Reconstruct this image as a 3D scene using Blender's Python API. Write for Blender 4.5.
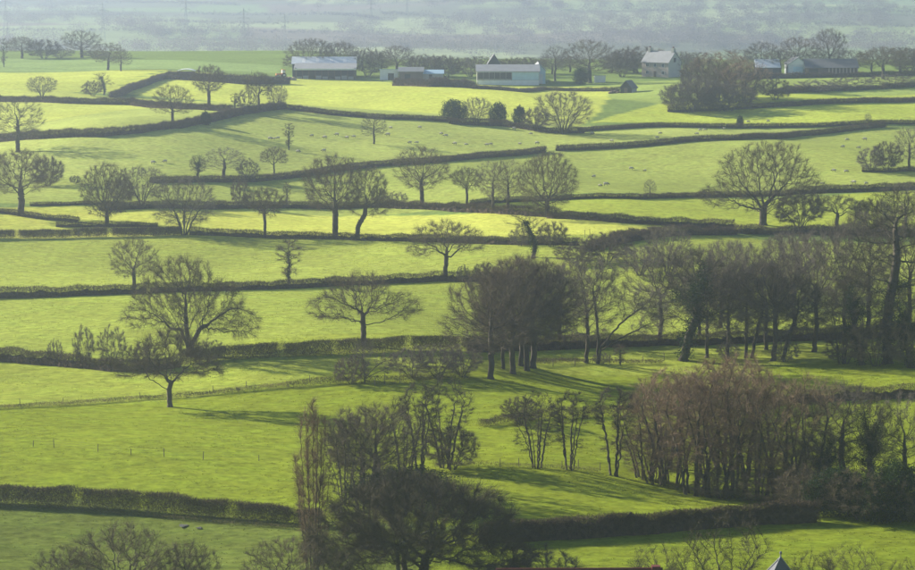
import bpy, math, random
import numpy as np
from mathutils import Vector

for o in list(bpy.data.objects):
    bpy.data.objects.remove(o)
SC = bpy.context.scene
COL = SC.collection
R = math.radians
rng = np.random.default_rng(7)

# ------------------------------------------------------------------ camera
F, CX, CY, HORIZON = 3000.0, 457.5, 285.0, -60.0
CAMZ = 100.0
PITCH = math.atan((CY - HORIZON) / F)
cam_d = bpy.data.cameras.new('camera')
cam_d.sensor_width = 36.0
cam_d.lens = 36.0 * F / 915.0
cam_d.clip_start = 0.5
cam_d.clip_end = 40000
cam = bpy.data.objects.new('camera', cam_d)
COL.objects.link(cam)
cam.location = (0, 0, CAMZ)
cam.rotation_euler = (R(90) - PITCH, 0, 0)
SC.camera = cam

# ------------------------------------------------------------------ light
SUN_EL, SUN_AZ = R(20.5), R(-57)           # azimuth clockwise from +Y (the view direction)
world = bpy.data.worlds.new('World')
SC.world = world
world.use_nodes = True
wn = world.node_tree
bg = wn.nodes['Background']
sky = wn.nodes.new('ShaderNodeTexSky')
sky.sky_type = 'NISHITA'
sky.sun_disc = False
sky.sun_elevation = SUN_EL
sky.sun_rotation = SUN_AZ
sky.altitude = 100
sky.dust_density = 0.7
wn.links.new(sky.outputs[0], bg.inputs[0])
bg.inputs[1].default_value = 0.05
sun_d = bpy.data.lights.new('sun', 'SUN')
sun_d.energy = 5.0
sun_d.angle = R(0.6)
sun_d.color = (1.0, 0.92, 0.79)
sun = bpy.data.objects.new('sun', sun_d)
COL.objects.link(sun)
S = Vector((math.sin(SUN_AZ) * math.cos(SUN_EL), math.cos(SUN_AZ) * math.cos(SUN_EL), math.sin(SUN_EL)))
sun.rotation_euler = (-S).to_track_quat('-Z', 'Y').to_euler()
sun.location = (-300, 400, 400)

SC.view_settings.view_transform = 'Standard'
SC.view_settings.look = 'None'
SC.view_settings.gamma = 1.0
SC.view_settings.use_curve_mapping = False
SC.view_settings.exposure = 1.62
cy = SC.cycles
cy.max_bounces = 6
cy.diffuse_bounces = 2
cy.glossy_bounces = 2
cy.transmission_bounces = 3
cy.transparent_max_bounces = 8
cy.volume_bounces = 1
cy.use_denoising = True
cy.denoiser = 'OPENIMAGEDENOISE'
cy.sample_clamp_indirect = 0.1

# ------------------------------------------------------------------ terrain function, pixel <-> place
def smooth(a, b, v):
    t = np.clip((v - a) / (b - a), 0, 1)
    return t * t * (3 - 2 * t)

BUMPS = []       # x, y, amplitude, sx, sy, angle
def T(x, y):
    x = np.asarray(x, float); y = np.asarray(y, float)
    yc = np.minimum(y, 1085.0)
    base = 39.0 + yc / 60.0
    hill = 98.3 - np.where(y > 0, 0.27 * y, 0.04 * y)
    k = 3.0
    near = k * np.logaddexp(base / k, hill / k)
    fade = smooth(280, 380, y) * (1 - .85 * smooth(890, 970, y)) * (1 - smooth(1100, 1500, y))
    und = 0.8 * np.sin(x / 38 + 1.3) * np.sin(y / 55 + .4) + 0.5 * np.sin(x / 23 - y / 70 + 2)
    und = und + 1.15 * np.sin(x / 15 + y / 44 + .8 * np.sin(y / 60)) * np.sin(x / 61 + 1) + 0.7 * np.sin(y / 19 + x / 47 + 1.5 * np.sin(x / 40))
    und = und + 0.08 * np.sin(x / 5.1 + y / 9) * np.sin(y / 6.3 - x / 11)
    z = near + fade * und
    for bx, by, a, sx, sy, ang in BUMPS:
        c, s = math.cos(ang), math.sin(ang)
        u = (x - bx) * c + (y - by) * s
        v = -(x - bx) * s + (y - by) * c
        z = z + a * np.exp(-(u / sx) ** 2 / 2 - (v / sy) ** 2 / 2)
    edge = 1085 - 85 * smooth(-62, -25, x)            # the ridge ends sooner behind the farm
    s = np.where(y < edge, 0, smooth(0, 1, 0.5 * smooth(0, 420, y - edge) + 0.5 * smooth(100, 800, y - edge)))
    far = 18 + np.clip(y - 2350, 0, None) * 0.0112 + 6 * np.sin(x / 330 + 1) * np.sin(y / 410)
    far = far + 3.5 * np.sin(x / 140 + y / 260 + .5) + 2.0 * np.sin(x / 75 - y / 130)
    far = np.minimum(far, 108 + 0 * y)
    return z * (1 - s) + far * s

FW = np.array([0, math.cos(PITCH), -math.sin(PITCH)])
UP = np.array([0, math.sin(PITCH), math.cos(PITCH)])
def ray(px, py):
    d = FW + np.array([1., 0, 0]) * (px - CX) / F - UP * (py - CY) / F
    return d / d[1]                       # unit step in y
_YS = np.arange(180, 1100, 0.25)
def hit(px, py, far=False):
    """place on the ground seen at a photo pixel"""
    d = ray(px, py)
    ys = _YS if not far else np.arange(1500, 9000, 2.0)
    zr = CAMZ + d[2] * ys
    zt = T(d[0] * ys, ys)
    i = np.argmax(zr < zt)
    if not (zr < zt).any():
        i = len(ys) - 1
    y = ys[i]
    return np.array([d[0] * y, y, float(T(d[0] * y, y))])
def at(px, py, dist):
    d = ray(px, py)
    return np.array([d[0] * dist, dist, CAMZ + d[2] * dist])
def flat(px, py):
    """first guess on the bare plane, for laying out the relief"""
    d = ray(px, py)
    y = 61.0 / (1 / 60.0 - d[2])
    return d[0] * y, y
for px, py, a, sx, sy, ang in [
        (50, 152, 3.6, 20, 55, .35), (140, 142, 4.2, 17, 42, .3), (235, 134, 3.6, 15, 40, .25),
        (40, 112, 2.6, 20, 40, .2), (130, 116, 2.4, 18, 38, .3), (330, 125, 1.8, 22, 45, 0),
        (120, 82, 2.2, 22, 45, -.2), (230, 92, 2.2, 26, 40, 0), (430, 135, 2.2, 26, 40, .1), (620, 105, 2.5, 30, 40, 0),
        (760, 105, 2.2, 30, 45, 0), (410, 98, 1.2, 40, 30, 0), (240, 250, -1.2, 16, 18, 0), (90, 225, -.8, 20, 20, 0),
        (600, 385, -1.5, 9, 12, .3), (690, 470, -1.6, 10, 14, .4), (560, 475, 1.0, 9, 12, 0), (880, 375, 1.2, 14, 12, 0),
        (160, 450, 1.0, 18, 12, 0), (90, 545, -1.2, 14, 12, 0)]:
    fx, fy = flat(px, py)
    BUMPS.append((fx, fy, a, sx, sy, ang))

# ------------------------------------------------------------------ materials
def mat(name, build):
    m = bpy.data.materials.new(name)
    m.use_nodes = True
    nt = m.node_tree
    b = nt.nodes['Principled BSDF']
    build(nt, b)
    return m
def node(nt, t, **kw):
    n = nt.nodes.new(t)
    for k, v in kw.items():
        if k.startswith('i_'):
            key = k[2:]
            key = int(key) if key.isdigit() else key.replace('_', ' ')
            n.inputs[key].default_value = v
        else:
            setattr(n, k, v)
    return n
def ramp(nt, fac, stops):
    r = node(nt, 'ShaderNodeValToRGB')
    els = r.color_ramp.elements
    while len(els) < len(stops):
        els.new(0.5)
    for e, (p, c) in zip(els, stops):
        e.position = p
        e.color = (*c, 1)
    nt.links.new(fac, r.inputs[0])
    return r.outputs[0]
def noisy(c1, c2, scale, rough=.85, bump=0.0, obj_var=0.0, detail=4, spec=.04, stretch=None):
    def f(nt, b):
        tc = node(nt, 'ShaderNodeTexCoord')
        src = tc.outputs['Object']
        if stretch:
            mp = node(nt, 'ShaderNodeMapping')
            mp.inputs['Scale'].default_value = stretch
            nt.links.new(src, mp.inputs[0]); src = mp.outputs[0]
        n = node(nt, 'ShaderNodeTexNoise', i_Scale=scale, i_Detail=detail)
        nt.links.new(src, n.inputs[0])
        col = ramp(nt, n.outputs[0], [(.32, c1), (.68, c2)])
        if obj_var:
            oi = node(nt, 'ShaderNodeObjectInfo')
            mr = node(nt, 'ShaderNodeMapRange', i_3=1 - obj_var, i_4=1 + obj_var)
            nt.links.new(oi.outputs['Random'], mr.inputs[0])
            hs = node(nt, 'ShaderNodeHueSaturation')
            nt.links.new(mr.outputs[0], hs.inputs['Value'])
            nt.links.new(col, hs.inputs['Color']); col = hs.outputs[0]
        nt.links.new(col, b.inputs['Base Color'])
        b.inputs['Roughness'].default_value = rough
        b.inputs['Specular IOR Level'].default_value = spec
        if bump:
            bp = node(nt, 'ShaderNodeBump', i_Strength=.6, i_Distance=bump)
            nt.links.new(n.outputs[0], bp.inputs['Height'])
            nt.links.new(bp.outputs[0], b.inputs['Normal'])
    return f

def leafy(c1, c2, scale, transl=.35):
    def f(nt, b):
        noisy(c1, c2, scale, rough=.6, obj_var=.15)(nt, b)
        col = b.inputs['Base Color'].links[0].from_socket
        tr = node(nt, 'ShaderNodeBsdfTranslucent')
        nt.links.new(col, tr.inputs[0])
        mx = node(nt, 'ShaderNodeMixShader', i_0=transl)
        nt.links.new(b.outputs[0], mx.inputs[1]); nt.links.new(tr.outputs[0], mx.inputs[2])
        nt.links.new(mx.outputs[0], nt.nodes['Material Output'].inputs['Surface'])
    return f

M = {}
M['bark'] = mat('bark', noisy((.045, .038, .028), (.10, .09, .07), 3.0, bump=.04, obj_var=.2, stretch=(1, 1, .3)))
M['bark_green'] = mat('bark_mossy', noisy((.045, .045, .026), (.09, .095, .055), 3.0, bump=.04, obj_var=.2))
M['twig_oak'] = mat('twig_oak', noisy((.095, .077, .052), (.165, .135, .092), .5, obj_var=.2))
M['twig_grey'] = mat('twig_grey', noisy((.11, .096, .076), (.19, .165, .13), .5, obj_var=.2))
M['twig_red'] = mat('twig_red', noisy((.17, .12, .075), (.27, .195, .125), .5, obj_var=.25))
M['twig_dark'] = mat('twig_dark', noisy((.055, .05, .032), (.10, .085, .055), .5, obj_var=.2))
M['ivy'] = mat('ivy', leafy((.012, .026, .009), (.03, .055, .016), .9))
M['hedge_twig'] = mat('hedge_twig', noisy((.07, .052, .034), (.14, .105, .07), .6, obj_var=.15))
M['hedge_leaf'] = mat('hedge_leaf', leafy((.036, .027, .016), (.07, .048, .029), .35, .1))
M['hedge_core'] = mat('hedge_core', noisy((.045, .034, .023), (.095, .07, .048), 2.0))
M['rough_grass'] = mat('rough_grass', leafy((.06, .075, .02), (.17, .15, .06), .6, .4))

# ------------------------------------------------------------------ mesh helpers
def mk(name, V, Tri, mats, parent=None, midx=None, smooth_=False):
    V = np.asarray(V, np.float32).reshape(-1, 3); Tri = np.asarray(Tri, np.int32)
    k = Tri.shape[1]
    me = bpy.data.meshes.new(name)
    me.vertices.add(len(V)); me.vertices.foreach_set('co', V.ravel())
    me.loops.add(Tri.size); me.loops.foreach_set('vertex_index', Tri.ravel())
    me.polygons.add(len(Tri))
    me.polygons.foreach_set('loop_start', np.arange(0, Tri.size, k, dtype=np.int32))
    me.polygons.foreach_set('loop_total', np.full(len(Tri), k, np.int32))
    for m in (mats if isinstance(mats, (list, tuple)) else [mats]):
        me.materials.append(m)
    if midx is not None:
        me.polygons.foreach_set('material_index', np.asarray(midx, np.int32))
    me.polygons.foreach_set('use_smooth', np.full(len(Tri), bool(smooth_)))
    me.update(calc_edges=True)
    o = bpy.data.objects.new(name, me)
    COL.objects.link(o)
    if parent is not None:
        o.parent = parent
    return o
def tag(o, label=None, cat=None, group=None, kind=None):
    if label: o['label'] = label
    if cat: o['category'] = cat
    if group: o['group'] = group
    if kind: o['kind'] = kind
    return o
def empty(name, loc=(0, 0, 0), rz=0.0):
    e = bpy.data.objects.new(name, None)
    COL.objects.link(e)
    e.location = loc; e.rotation_euler = (0, 0, rz)
    return e
def copy_tree(o, parent=None):
    c = o.copy(); COL.objects.link(c)
    c.parent = parent
    for ch in o.children:
        copy_tree(ch, c)
    return c
class MB:
    """collects boxes, prisms and tubes into one mesh (quads split to triangles)"""
    def __init__(s): s.v = []; s.f = []
    def add(s, verts, faces):
        n = len(s.v); s.v += [tuple(p) for p in verts]
        for f in faces:
            for i in range(1, len(f) - 1):
                s.f.append((n + f[0], n + f[i], n + f[i + 1]))
        return s
    def box(s, x0, x1, y0, y1, z0, z1):
        return s.add([(x, y, z) for z in (z0, z1) for y in (y0, y1) for x in (x0, x1)],
                     [(0, 2, 3, 1), (4, 5, 7, 6), (0, 1, 5, 4), (2, 6, 7, 3), (0, 4, 6, 2), (1, 3, 7, 5)])
    def extr(s, prof, axis, a0, a1):
        """profile (u,z) extruded along x or y"""
        n = len(prof)
        if axis == 'x':
            vs = [(a0, u, z) for u, z in prof] + [(a1, u, z) for u, z in prof]
        else:
            vs = [(u, a0, z) for u, z in prof] + [(u, a1, z) for u, z in prof]
        fs = [tuple(range(n)), tuple(range(2 * n - 1, n - 1, -1))]
        fs += [(i, n + i, n + (i + 1) % n, (i + 1) % n) for i in range(n)]
        return s.add(vs, fs)
    def tube(s, p, q, r0, r1=None, n=6):
        p = Vector(p); q = Vector(q); r1 = r0 if r1 is None else r1
        d = (q - p).normalized(); a = d.orthogonal().normalized(); b = d.cross(a)
        vs = []
        for c, r in ((p, r0), (q, r1)):
            for i in range(n):
                t = 2 * math.pi * i / n
                vs.append(c + a * math.cos(t) * r + b * math.sin(t) * r)
        return s.add(vs, [tuple(range(n - 1, -1, -1)), tuple(range(n, 2 * n))] +
                     [(i, (i + 1) % n, n + (i + 1) % n, n + i) for i in range(n)])
    def ball(s, c, r, nu=8, nv=6):
        vs = []; fs = []
        for j in range(nv + 1):
            ph = math.pi * j / nv
            for i in range(nu):
                t = 2 * math.pi * i / nu
                vs.append((c[0] + r[0] * math.sin(ph) * math.cos(t), c[1] + r[1] * math.sin(ph) * math.sin(t), c[2] + r[2] * math.cos(ph)))
        for j in range(nv):
            for i in range(nu):
                fs.append((j * nu + i, (j + 1) * nu + i, (j + 1) * nu + (i + 1) % nu, j * nu + (i + 1) % nu))
        return s.add(vs, fs)
    def build(s, name, m, parent=None, smooth_=False):
        return mk(name, s.v, s.f, m, parent, smooth_=smooth_)

# ------------------------------------------------------------------ ground
rows = np.concatenate([np.arange(-200, 240, 10.), np.arange(240, 700, 1.7), np.arange(700, 1120, 2.6),
                       np.geomspace(1125, 15000, 150)])
uu = np.linspace(-1, 1, 301)
uu = uu * (0.45 + 0.55 * np.abs(uu) ** 1.5)
GX = uu[None, :] * (170 + 0.32 * np.abs(rows))[:, None]
GX = np.where(rows[:, None] > 1200, uu[None, :] * (170 + .32 * 1200 + .75 * (rows - 1200))[:, None], GX)
GY = np.repeat(rows[:, None], len(uu), 1)
GZ = T(GX, GY)
nr, nc = GX.shape
idx = np.arange(nr * nc).reshape(nr, nc)
quads = np.stack([idx[:-1, :-1], idx[:-1, 1:], idx[1:, 1:], idx[1:, :-1]], -1).reshape(-1, 4)

# field colours (pasture tones; some have shade or slope light put in), outlines taken to the ground
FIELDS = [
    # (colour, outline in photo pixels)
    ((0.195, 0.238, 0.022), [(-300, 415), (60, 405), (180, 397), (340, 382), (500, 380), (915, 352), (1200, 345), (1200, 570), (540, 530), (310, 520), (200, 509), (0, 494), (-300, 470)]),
    ((0.120, 0.150, 0.030), [(-300, 470), (0, 494), (200, 509), (310, 520), (420, 528), (420, 640), (-300, 640)]),  # dull pasture; shade over this field is put into its colour
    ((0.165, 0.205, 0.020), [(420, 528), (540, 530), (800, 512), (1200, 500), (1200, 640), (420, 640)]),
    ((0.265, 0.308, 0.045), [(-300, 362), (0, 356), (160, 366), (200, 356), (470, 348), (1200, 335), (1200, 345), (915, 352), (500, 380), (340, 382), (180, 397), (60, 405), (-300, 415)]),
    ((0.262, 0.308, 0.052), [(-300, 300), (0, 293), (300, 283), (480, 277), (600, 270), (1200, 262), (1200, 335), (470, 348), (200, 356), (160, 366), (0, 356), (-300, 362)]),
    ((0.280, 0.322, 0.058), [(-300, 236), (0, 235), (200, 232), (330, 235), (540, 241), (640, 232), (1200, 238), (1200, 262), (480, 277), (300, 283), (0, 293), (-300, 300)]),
    ((0.440, 0.460, 0.085), [(-100, 216), (100, 209), (370, 205), (480, 210), (560, 215), (680, 225), (650, 236), (540, 241), (330, 235), (200, 232), (0, 235), (-100, 236)]),  # yellow grass, brightened in colour for a slope tilted to the sun
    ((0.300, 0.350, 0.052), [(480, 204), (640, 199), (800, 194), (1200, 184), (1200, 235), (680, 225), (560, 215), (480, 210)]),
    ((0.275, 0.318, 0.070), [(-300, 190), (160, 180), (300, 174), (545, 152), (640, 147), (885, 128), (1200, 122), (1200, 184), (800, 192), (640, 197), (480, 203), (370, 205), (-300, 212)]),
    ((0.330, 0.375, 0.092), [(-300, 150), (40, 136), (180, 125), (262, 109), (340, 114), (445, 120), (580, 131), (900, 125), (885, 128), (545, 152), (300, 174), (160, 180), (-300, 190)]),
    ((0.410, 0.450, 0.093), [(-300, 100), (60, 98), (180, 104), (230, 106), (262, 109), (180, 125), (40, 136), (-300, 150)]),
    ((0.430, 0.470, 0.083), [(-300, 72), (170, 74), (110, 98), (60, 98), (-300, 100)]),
    ((0.220, 0.300, 0.090), [(-300, 50), (170, 60), (280, 66), (280, 74), (-300, 70)]),  # dark green: shadow on the crest strip put into its colour
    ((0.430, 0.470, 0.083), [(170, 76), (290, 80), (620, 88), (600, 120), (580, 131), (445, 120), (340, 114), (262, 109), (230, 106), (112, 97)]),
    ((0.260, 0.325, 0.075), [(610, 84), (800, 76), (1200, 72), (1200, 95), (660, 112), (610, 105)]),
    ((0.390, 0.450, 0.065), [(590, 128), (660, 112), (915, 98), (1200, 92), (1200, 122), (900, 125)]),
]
def inside(X, Y, poly):
    r = np.zeros(X.shape, bool)
    n = len(poly)
    for i in range(n):
        x1, y1 = poly[i]; x2, y2 = poly[(i + 1) % n]
        c = ((y1 > Y) != (y2 > Y)) & (X < (x2 - x1) * (Y - y1) / (y2 - y1 + 1e-9) + x1)
        r ^= c
    return r
gx, gy = GX.ravel(), GY.ravel()
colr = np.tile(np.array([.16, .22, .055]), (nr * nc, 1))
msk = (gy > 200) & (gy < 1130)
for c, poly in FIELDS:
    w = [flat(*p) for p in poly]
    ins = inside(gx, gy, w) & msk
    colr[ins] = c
# the far vale: a patchwork of pasture, plough and rough ground, tones paled to add to the haze
fm = gy > 1250
seeds = np.stack([rng.uniform(-2600, 2600, 700), rng.uniform(1200, 6500, 700)], 1)
pal = np.array([(.24, .31, .15), (.30, .36, .18), (.36, .41, .22), (.20, .21, .15), (.18, .19, .13), (.27, .32, .16), (.23, .20, .16)])
pick = rng.integers(0, len(pal), 700)
fi = np.where(fm)[0]
for a in range(0, len(fi), 4000):
    ii = fi[a:a + 4000]
    dd = ((gx[ii, None] - seeds[None, :, 0]) / 1.5) ** 2 + (gy[ii, None] - seeds[None, :, 1]) ** 2
    colr[ii] = pal[pick[dd.argmin(1)]]

def grass(nt, b):
    L = nt.links
    at_ = node(nt, 'ShaderNodeAttribute', attribute_name='field')
    geo = node(nt, 'ShaderNodeNewGeometry')
    P = geo.outputs['Position']
    def nz(scale, detail, st=None, rough=.6):
        src = P
        if st:
            mp = node(nt, 'ShaderNodeMapping'); mp.inputs['Scale'].default_value = st
            L.new(P, mp.inputs[0]); src = mp.outputs[0]
        n = node(nt, 'ShaderNodeTexNoise', i_Scale=scale, i_Detail=detail, i_Roughness=rough)
        L.new(src, n.inputs[0])
        return n.outputs[0]
    big = nz(.035, 4)
    mid = nz(.33, 6, (.55, 1.1, 1), .68)
    fine = nz(.95, 5, (.8, 1, 1), .72)
    def mul(col, fac, lo, hi, a=.3, z=.7):
        mr = node(nt, 'ShaderNodeMapRange', i_1=a, i_2=z, i_3=lo, i_4=hi)
        L.new(fac, mr.inputs[0])
        m = node(nt, 'ShaderNodeVectorMath', operation='SCALE')
        L.new(col, m.inputs[0]); L.new(mr.outputs[0], m.inputs['Scale'])
        return m.outputs[0]
    c = at_.outputs['Color']
    # yellower and ranker patches
    mx = node(nt, 'ShaderNodeMix', data_type='RGBA', blend_type='MULTIPLY')
    mr = node(nt, 'ShaderNodeMapRange', i_1=.42, i_2=.68, i_3=0, i_4=.8)
    L.new(mid, mr.inputs[0]); L.new(mr.outputs[0], mx.inputs['Factor'])
    L.new(c, mx.inputs['A']); mx.inputs['B'].default_value = (.76, .86, .75, 1)
    c = mul(mx.outputs['Result'], big, .86, 1.16)
    c = mul(c, mid, .82, 1.14, .34, .66)
    c = mul(c, fine, .62, 1.38, .32, .68)
    c = mul(c, big, .95, .95)
    L.new(c, b.inputs['Base Color'])
    b.inputs['Roughness'].default_value = .8
    b.inputs['Specular IOR Level'].default_value = 0.0
    b1 = node(nt, 'ShaderNodeBump', i_Strength=.55, i_Distance=.22)
    L.new(mid, b1.inputs['Height'])
    b2 = node(nt, 'ShaderNodeBump', i_Strength=.55, i_Distance=.12)
    L.new(fine, b2.inputs['Height']); L.new(b1.outputs[0], b2.inputs['Normal'])
    L.new(b2.outputs[0], b.inputs['Normal'])
M['grass'] = mat('pasture', grass)
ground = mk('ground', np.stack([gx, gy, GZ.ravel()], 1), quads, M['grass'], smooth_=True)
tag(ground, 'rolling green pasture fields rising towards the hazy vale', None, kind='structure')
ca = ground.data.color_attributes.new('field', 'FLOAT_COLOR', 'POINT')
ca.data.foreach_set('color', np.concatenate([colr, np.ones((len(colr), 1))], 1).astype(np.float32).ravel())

# tussocks of longer grass over the nearer fields
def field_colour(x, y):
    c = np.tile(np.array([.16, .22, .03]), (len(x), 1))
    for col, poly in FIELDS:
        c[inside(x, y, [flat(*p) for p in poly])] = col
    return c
gg = np.random.default_rng(31)
nT = 60000
ty = np.sqrt(gg.uniform(262 ** 2, 540 ** 2, nT)); tx = gg.uniform(-1, 1, nT) * ty * .19
patch = np.sin(tx / 4.1 + np.sin(ty / 6) * 2) * np.sin(ty / 7.3 + tx / 15) + .6 * np.sin(tx / 1.7 + ty / 2.9) * np.sin(ty / 2.1)
keep = patch + gg.normal(size=nT) * .55 > .05
tx, ty = tx[keep], ty[keep]; nT = len(tx)
NB = 4
bx = np.repeat(tx, NB) + gg.normal(size=nT * NB) * .13; by = np.repeat(ty, NB) + gg.normal(size=nT * NB) * .13
bz = T(bx, by)
dirs = gg.normal(size=(nT * NB, 3)) * np.array([.45, .45, .1]) + np.array([0, 0, 1.0])
hh_ = gg.uniform(.04, .13, nT * NB); ww_ = gg.uniform(.05, .12, nT * NB)
an = gg.uniform(0, 6.28, nT * NB)
sd = np.stack([np.cos(an), np.sin(an), np.zeros_like(an)], 1) * ww_[:, None]
b0 = np.stack([bx, by, bz - .02], 1)
Vt = np.stack([b0 - sd, b0 + sd, b0 + dirs * hh_[:, None]], 1).reshape(-1, 3)
def tuft_mat(nt, b):
    at_ = node(nt, 'ShaderNodeAttribute', attribute_name='field')
    sc = node(nt, 'ShaderNodeVectorMath', operation='SCALE'); sc.inputs['Scale'].default_value = 1.05
    nt.links.new(at_.outputs['Color'], sc.inputs[0])
    nt.links.new(sc.outputs[0], b.inputs['Base Color'])
    b.inputs['Roughness'].default_value = .7; b.inputs['Specular IOR Level'].default_value = 0.0
    tr = node(nt, 'ShaderNodeBsdfTranslucent'); nt.links.new(sc.outputs[0], tr.inputs[0])
    mx = node(nt, 'ShaderNodeMixShader', i_0=.5)
    nt.links.new(b.outputs[0], mx.inputs[1]); nt.links.new(tr.outputs[0], mx.inputs[2])
    nt.links.new(mx.outputs[0], nt.nodes['Material Output'].inputs['Surface'])
M['tuft'] = mat('grass_blades', tuft_mat)
tf = mk('grass', Vt, np.arange(len(Vt)).reshape(-1, 3), M['tuft'])
tag(tf, 'tussocks of longer grass over the nearer pastures', 'grass', kind='stuff')
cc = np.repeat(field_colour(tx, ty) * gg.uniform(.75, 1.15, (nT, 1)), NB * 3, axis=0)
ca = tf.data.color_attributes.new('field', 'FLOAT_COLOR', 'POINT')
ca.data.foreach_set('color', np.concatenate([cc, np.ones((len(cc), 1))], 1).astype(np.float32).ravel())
# ------------------------------------------------------------------ trees: growth
def segs_mesh(P, Q, r0, r1, n):
    """tapered prisms between points"""
    d = Q - P
    L = np.linalg.norm(d, axis=1, keepdims=True) + 1e-9
    d = d / L
    ref = np.where(np.abs(d[:, 2:3]) > .9, np.array([[1., 0, 0]]), np.array([[0., 0, 1]]))
    a = np.cross(d, ref); a /= np.linalg.norm(a, axis=1, keepdims=True) + 1e-9
    b = np.cross(d, a)
    t = 2 * np.pi * np.arange(n) / n
    ring = a[:, None, :] * np.cos(t)[None, :, None] + b[:, None, :] * np.sin(t)[None, :, None]
    V0 = P[:, None, :] + ring * r0[:, None, None]
    V1 = (Q + d * np.minimum(r1, .1)[:, None] * .5)[:, None, :] + ring * r1[:, None, None]
    V = np.concatenate([V0, V1], 1).reshape(-1, 3)
    base = (np.arange(len(P)) * 2 * n)[:, None]
    f = []
    for i in range(n):
        j = (i + 1) % n
        f.append(np.stack([base[:, 0] + i, base[:, 0] + j, base[:, 0] + n + j], 1))
        f.append(np.stack([base[:, 0] + i, base[:, 0] + n + j, base[:, 0] + n + i], 1))
    return V, np.concatenate(f)
def unit(v):
    return v / (np.linalg.norm(v, axis=-1, keepdims=True) + 1e-9)
def slivers(P, D, L, w, g):
    """one thin tapering triangle per twig"""
    side = unit(np.cross(D, unit(g.normal(size=P.shape))))
    a = P - side * (w / 2)[:, None]; b = P + side * (w / 2)[:, None]
    c = P + D * L[:, None]
    return np.stack([a, b, c], 1).reshape(-1, 3), np.arange(len(P) * 3).reshape(-1, 3)
def leaves(P, size, g):
    n = unit(g.normal(size=P.shape)); a = unit(np.cross(n, g.normal(size=P.shape))); b = np.cross(n, a)
    s = size[:, None]
    V = np.stack([P - a * s, P + b * s * .7, P + a * s], 1).reshape(-1, 3)
    return V, np.arange(len(P) * 3).reshape(-1, 3)
def join(parts):
    Vs, Fs, o = [], [], 0
    for V, f in parts:
        Vs.append(V); Fs.append(f + o); o += len(V)
    return np.concatenate(Vs), np.concatenate(Fs)

def grow(stems, env, n_attr, seed, D=.42, kill=.85, infl=6.0, trop=.1, gnarl=.25, iters=110, shell=.35, ymul=1.0):
    """stems: polylines; env: crown lobes (cx,cy,cz,rx,ry,rz,weight). Branches grow towards points in the crown."""
    g = np.random.default_rng(seed)
    w = np.array([e[6] for e in env]); w = w / w.sum()
    pts = []
    for e, k in zip(env, (w * n_attr).astype(int)):
        u = unit(g.normal(size=(k, 3)))
        r = g.random(k) ** (1 / 3) * (1 - shell) + shell * g.random(k) ** .2
        pts.append(np.array(e[:3]) + u * r[:, None] * np.array(e[3:6]))
    A = np.concatenate(pts)
    A = A[A[:, 2] > .35]
    pos, par = [], []
    for st in stems:
        st = np.array(st, float)
        prev = -1
        for i in range(len(st) - 1):
            m = max(1, int(round(np.linalg.norm(st[i + 1] - st[i]) / D)))
            for k in range(m + (1 if i == len(st) - 2 else 0)):
                p = st[i] + (st[i + 1] - st[i]) * k / m
                jit = g.normal(size=3) * .04 * (1 if len(pos) and prev >= 0 else 0)
                pos.append(p + jit); par.append(prev); prev = len(pos) - 1
    pos = np.array(pos); par = list(par)
    best = np.full(len(A), 1e9); who = np.zeros(len(A), int)
    def upd(lo):
        nonlocal best, who
        new = pos[lo:]
        for a in range(0, len(new), 400):
            d = np.linalg.norm(A[:, None, :] - new[None, a:a + 400, :], axis=2)
            j = d.argmin(1); v = d[np.arange(len(A)), j]
            m = v < best
            best = np.where(m, v, best); who = np.where(m, j + lo + a, who)
    upd(0)
    nch = {}
    last = {}
    for it in range(iters):
        live = best > kill
        A, best, who = A[live], best[live], who[live]
        if len(A) < 5: break
        lim = infl if it > 6 else 99
        act = best < lim
        if not act.any(): act = best < best.min() + 2
        nodes = np.unique(who[act])
        newp, newpar = [], []
        for nd in nodes:
            if nch.get(nd, 0) >= 3: continue
            m = act & (who == nd)
            d = unit(A[m] - pos[nd]).sum(0) / m.sum()
            d = unit(d) + np.array([0, 0, trop]) + g.normal(size=3) * gnarl
            d = unit(d)
            q = pos[nd] + d * D * g.uniform(.75, 1.2)
            if nd in last and np.linalg.norm(last[nd] - q) < .35 * D:
                continue
            last[nd] = q; nch[nd] = nch.get(nd, 0) + 1
            newp.append(q); newpar.append(nd)
        if not newp: break
        lo = len(pos)
        pos = np.concatenate([pos, np.array(newp)]); par += newpar
        upd(lo)
    return pos, np.array(par), g

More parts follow.
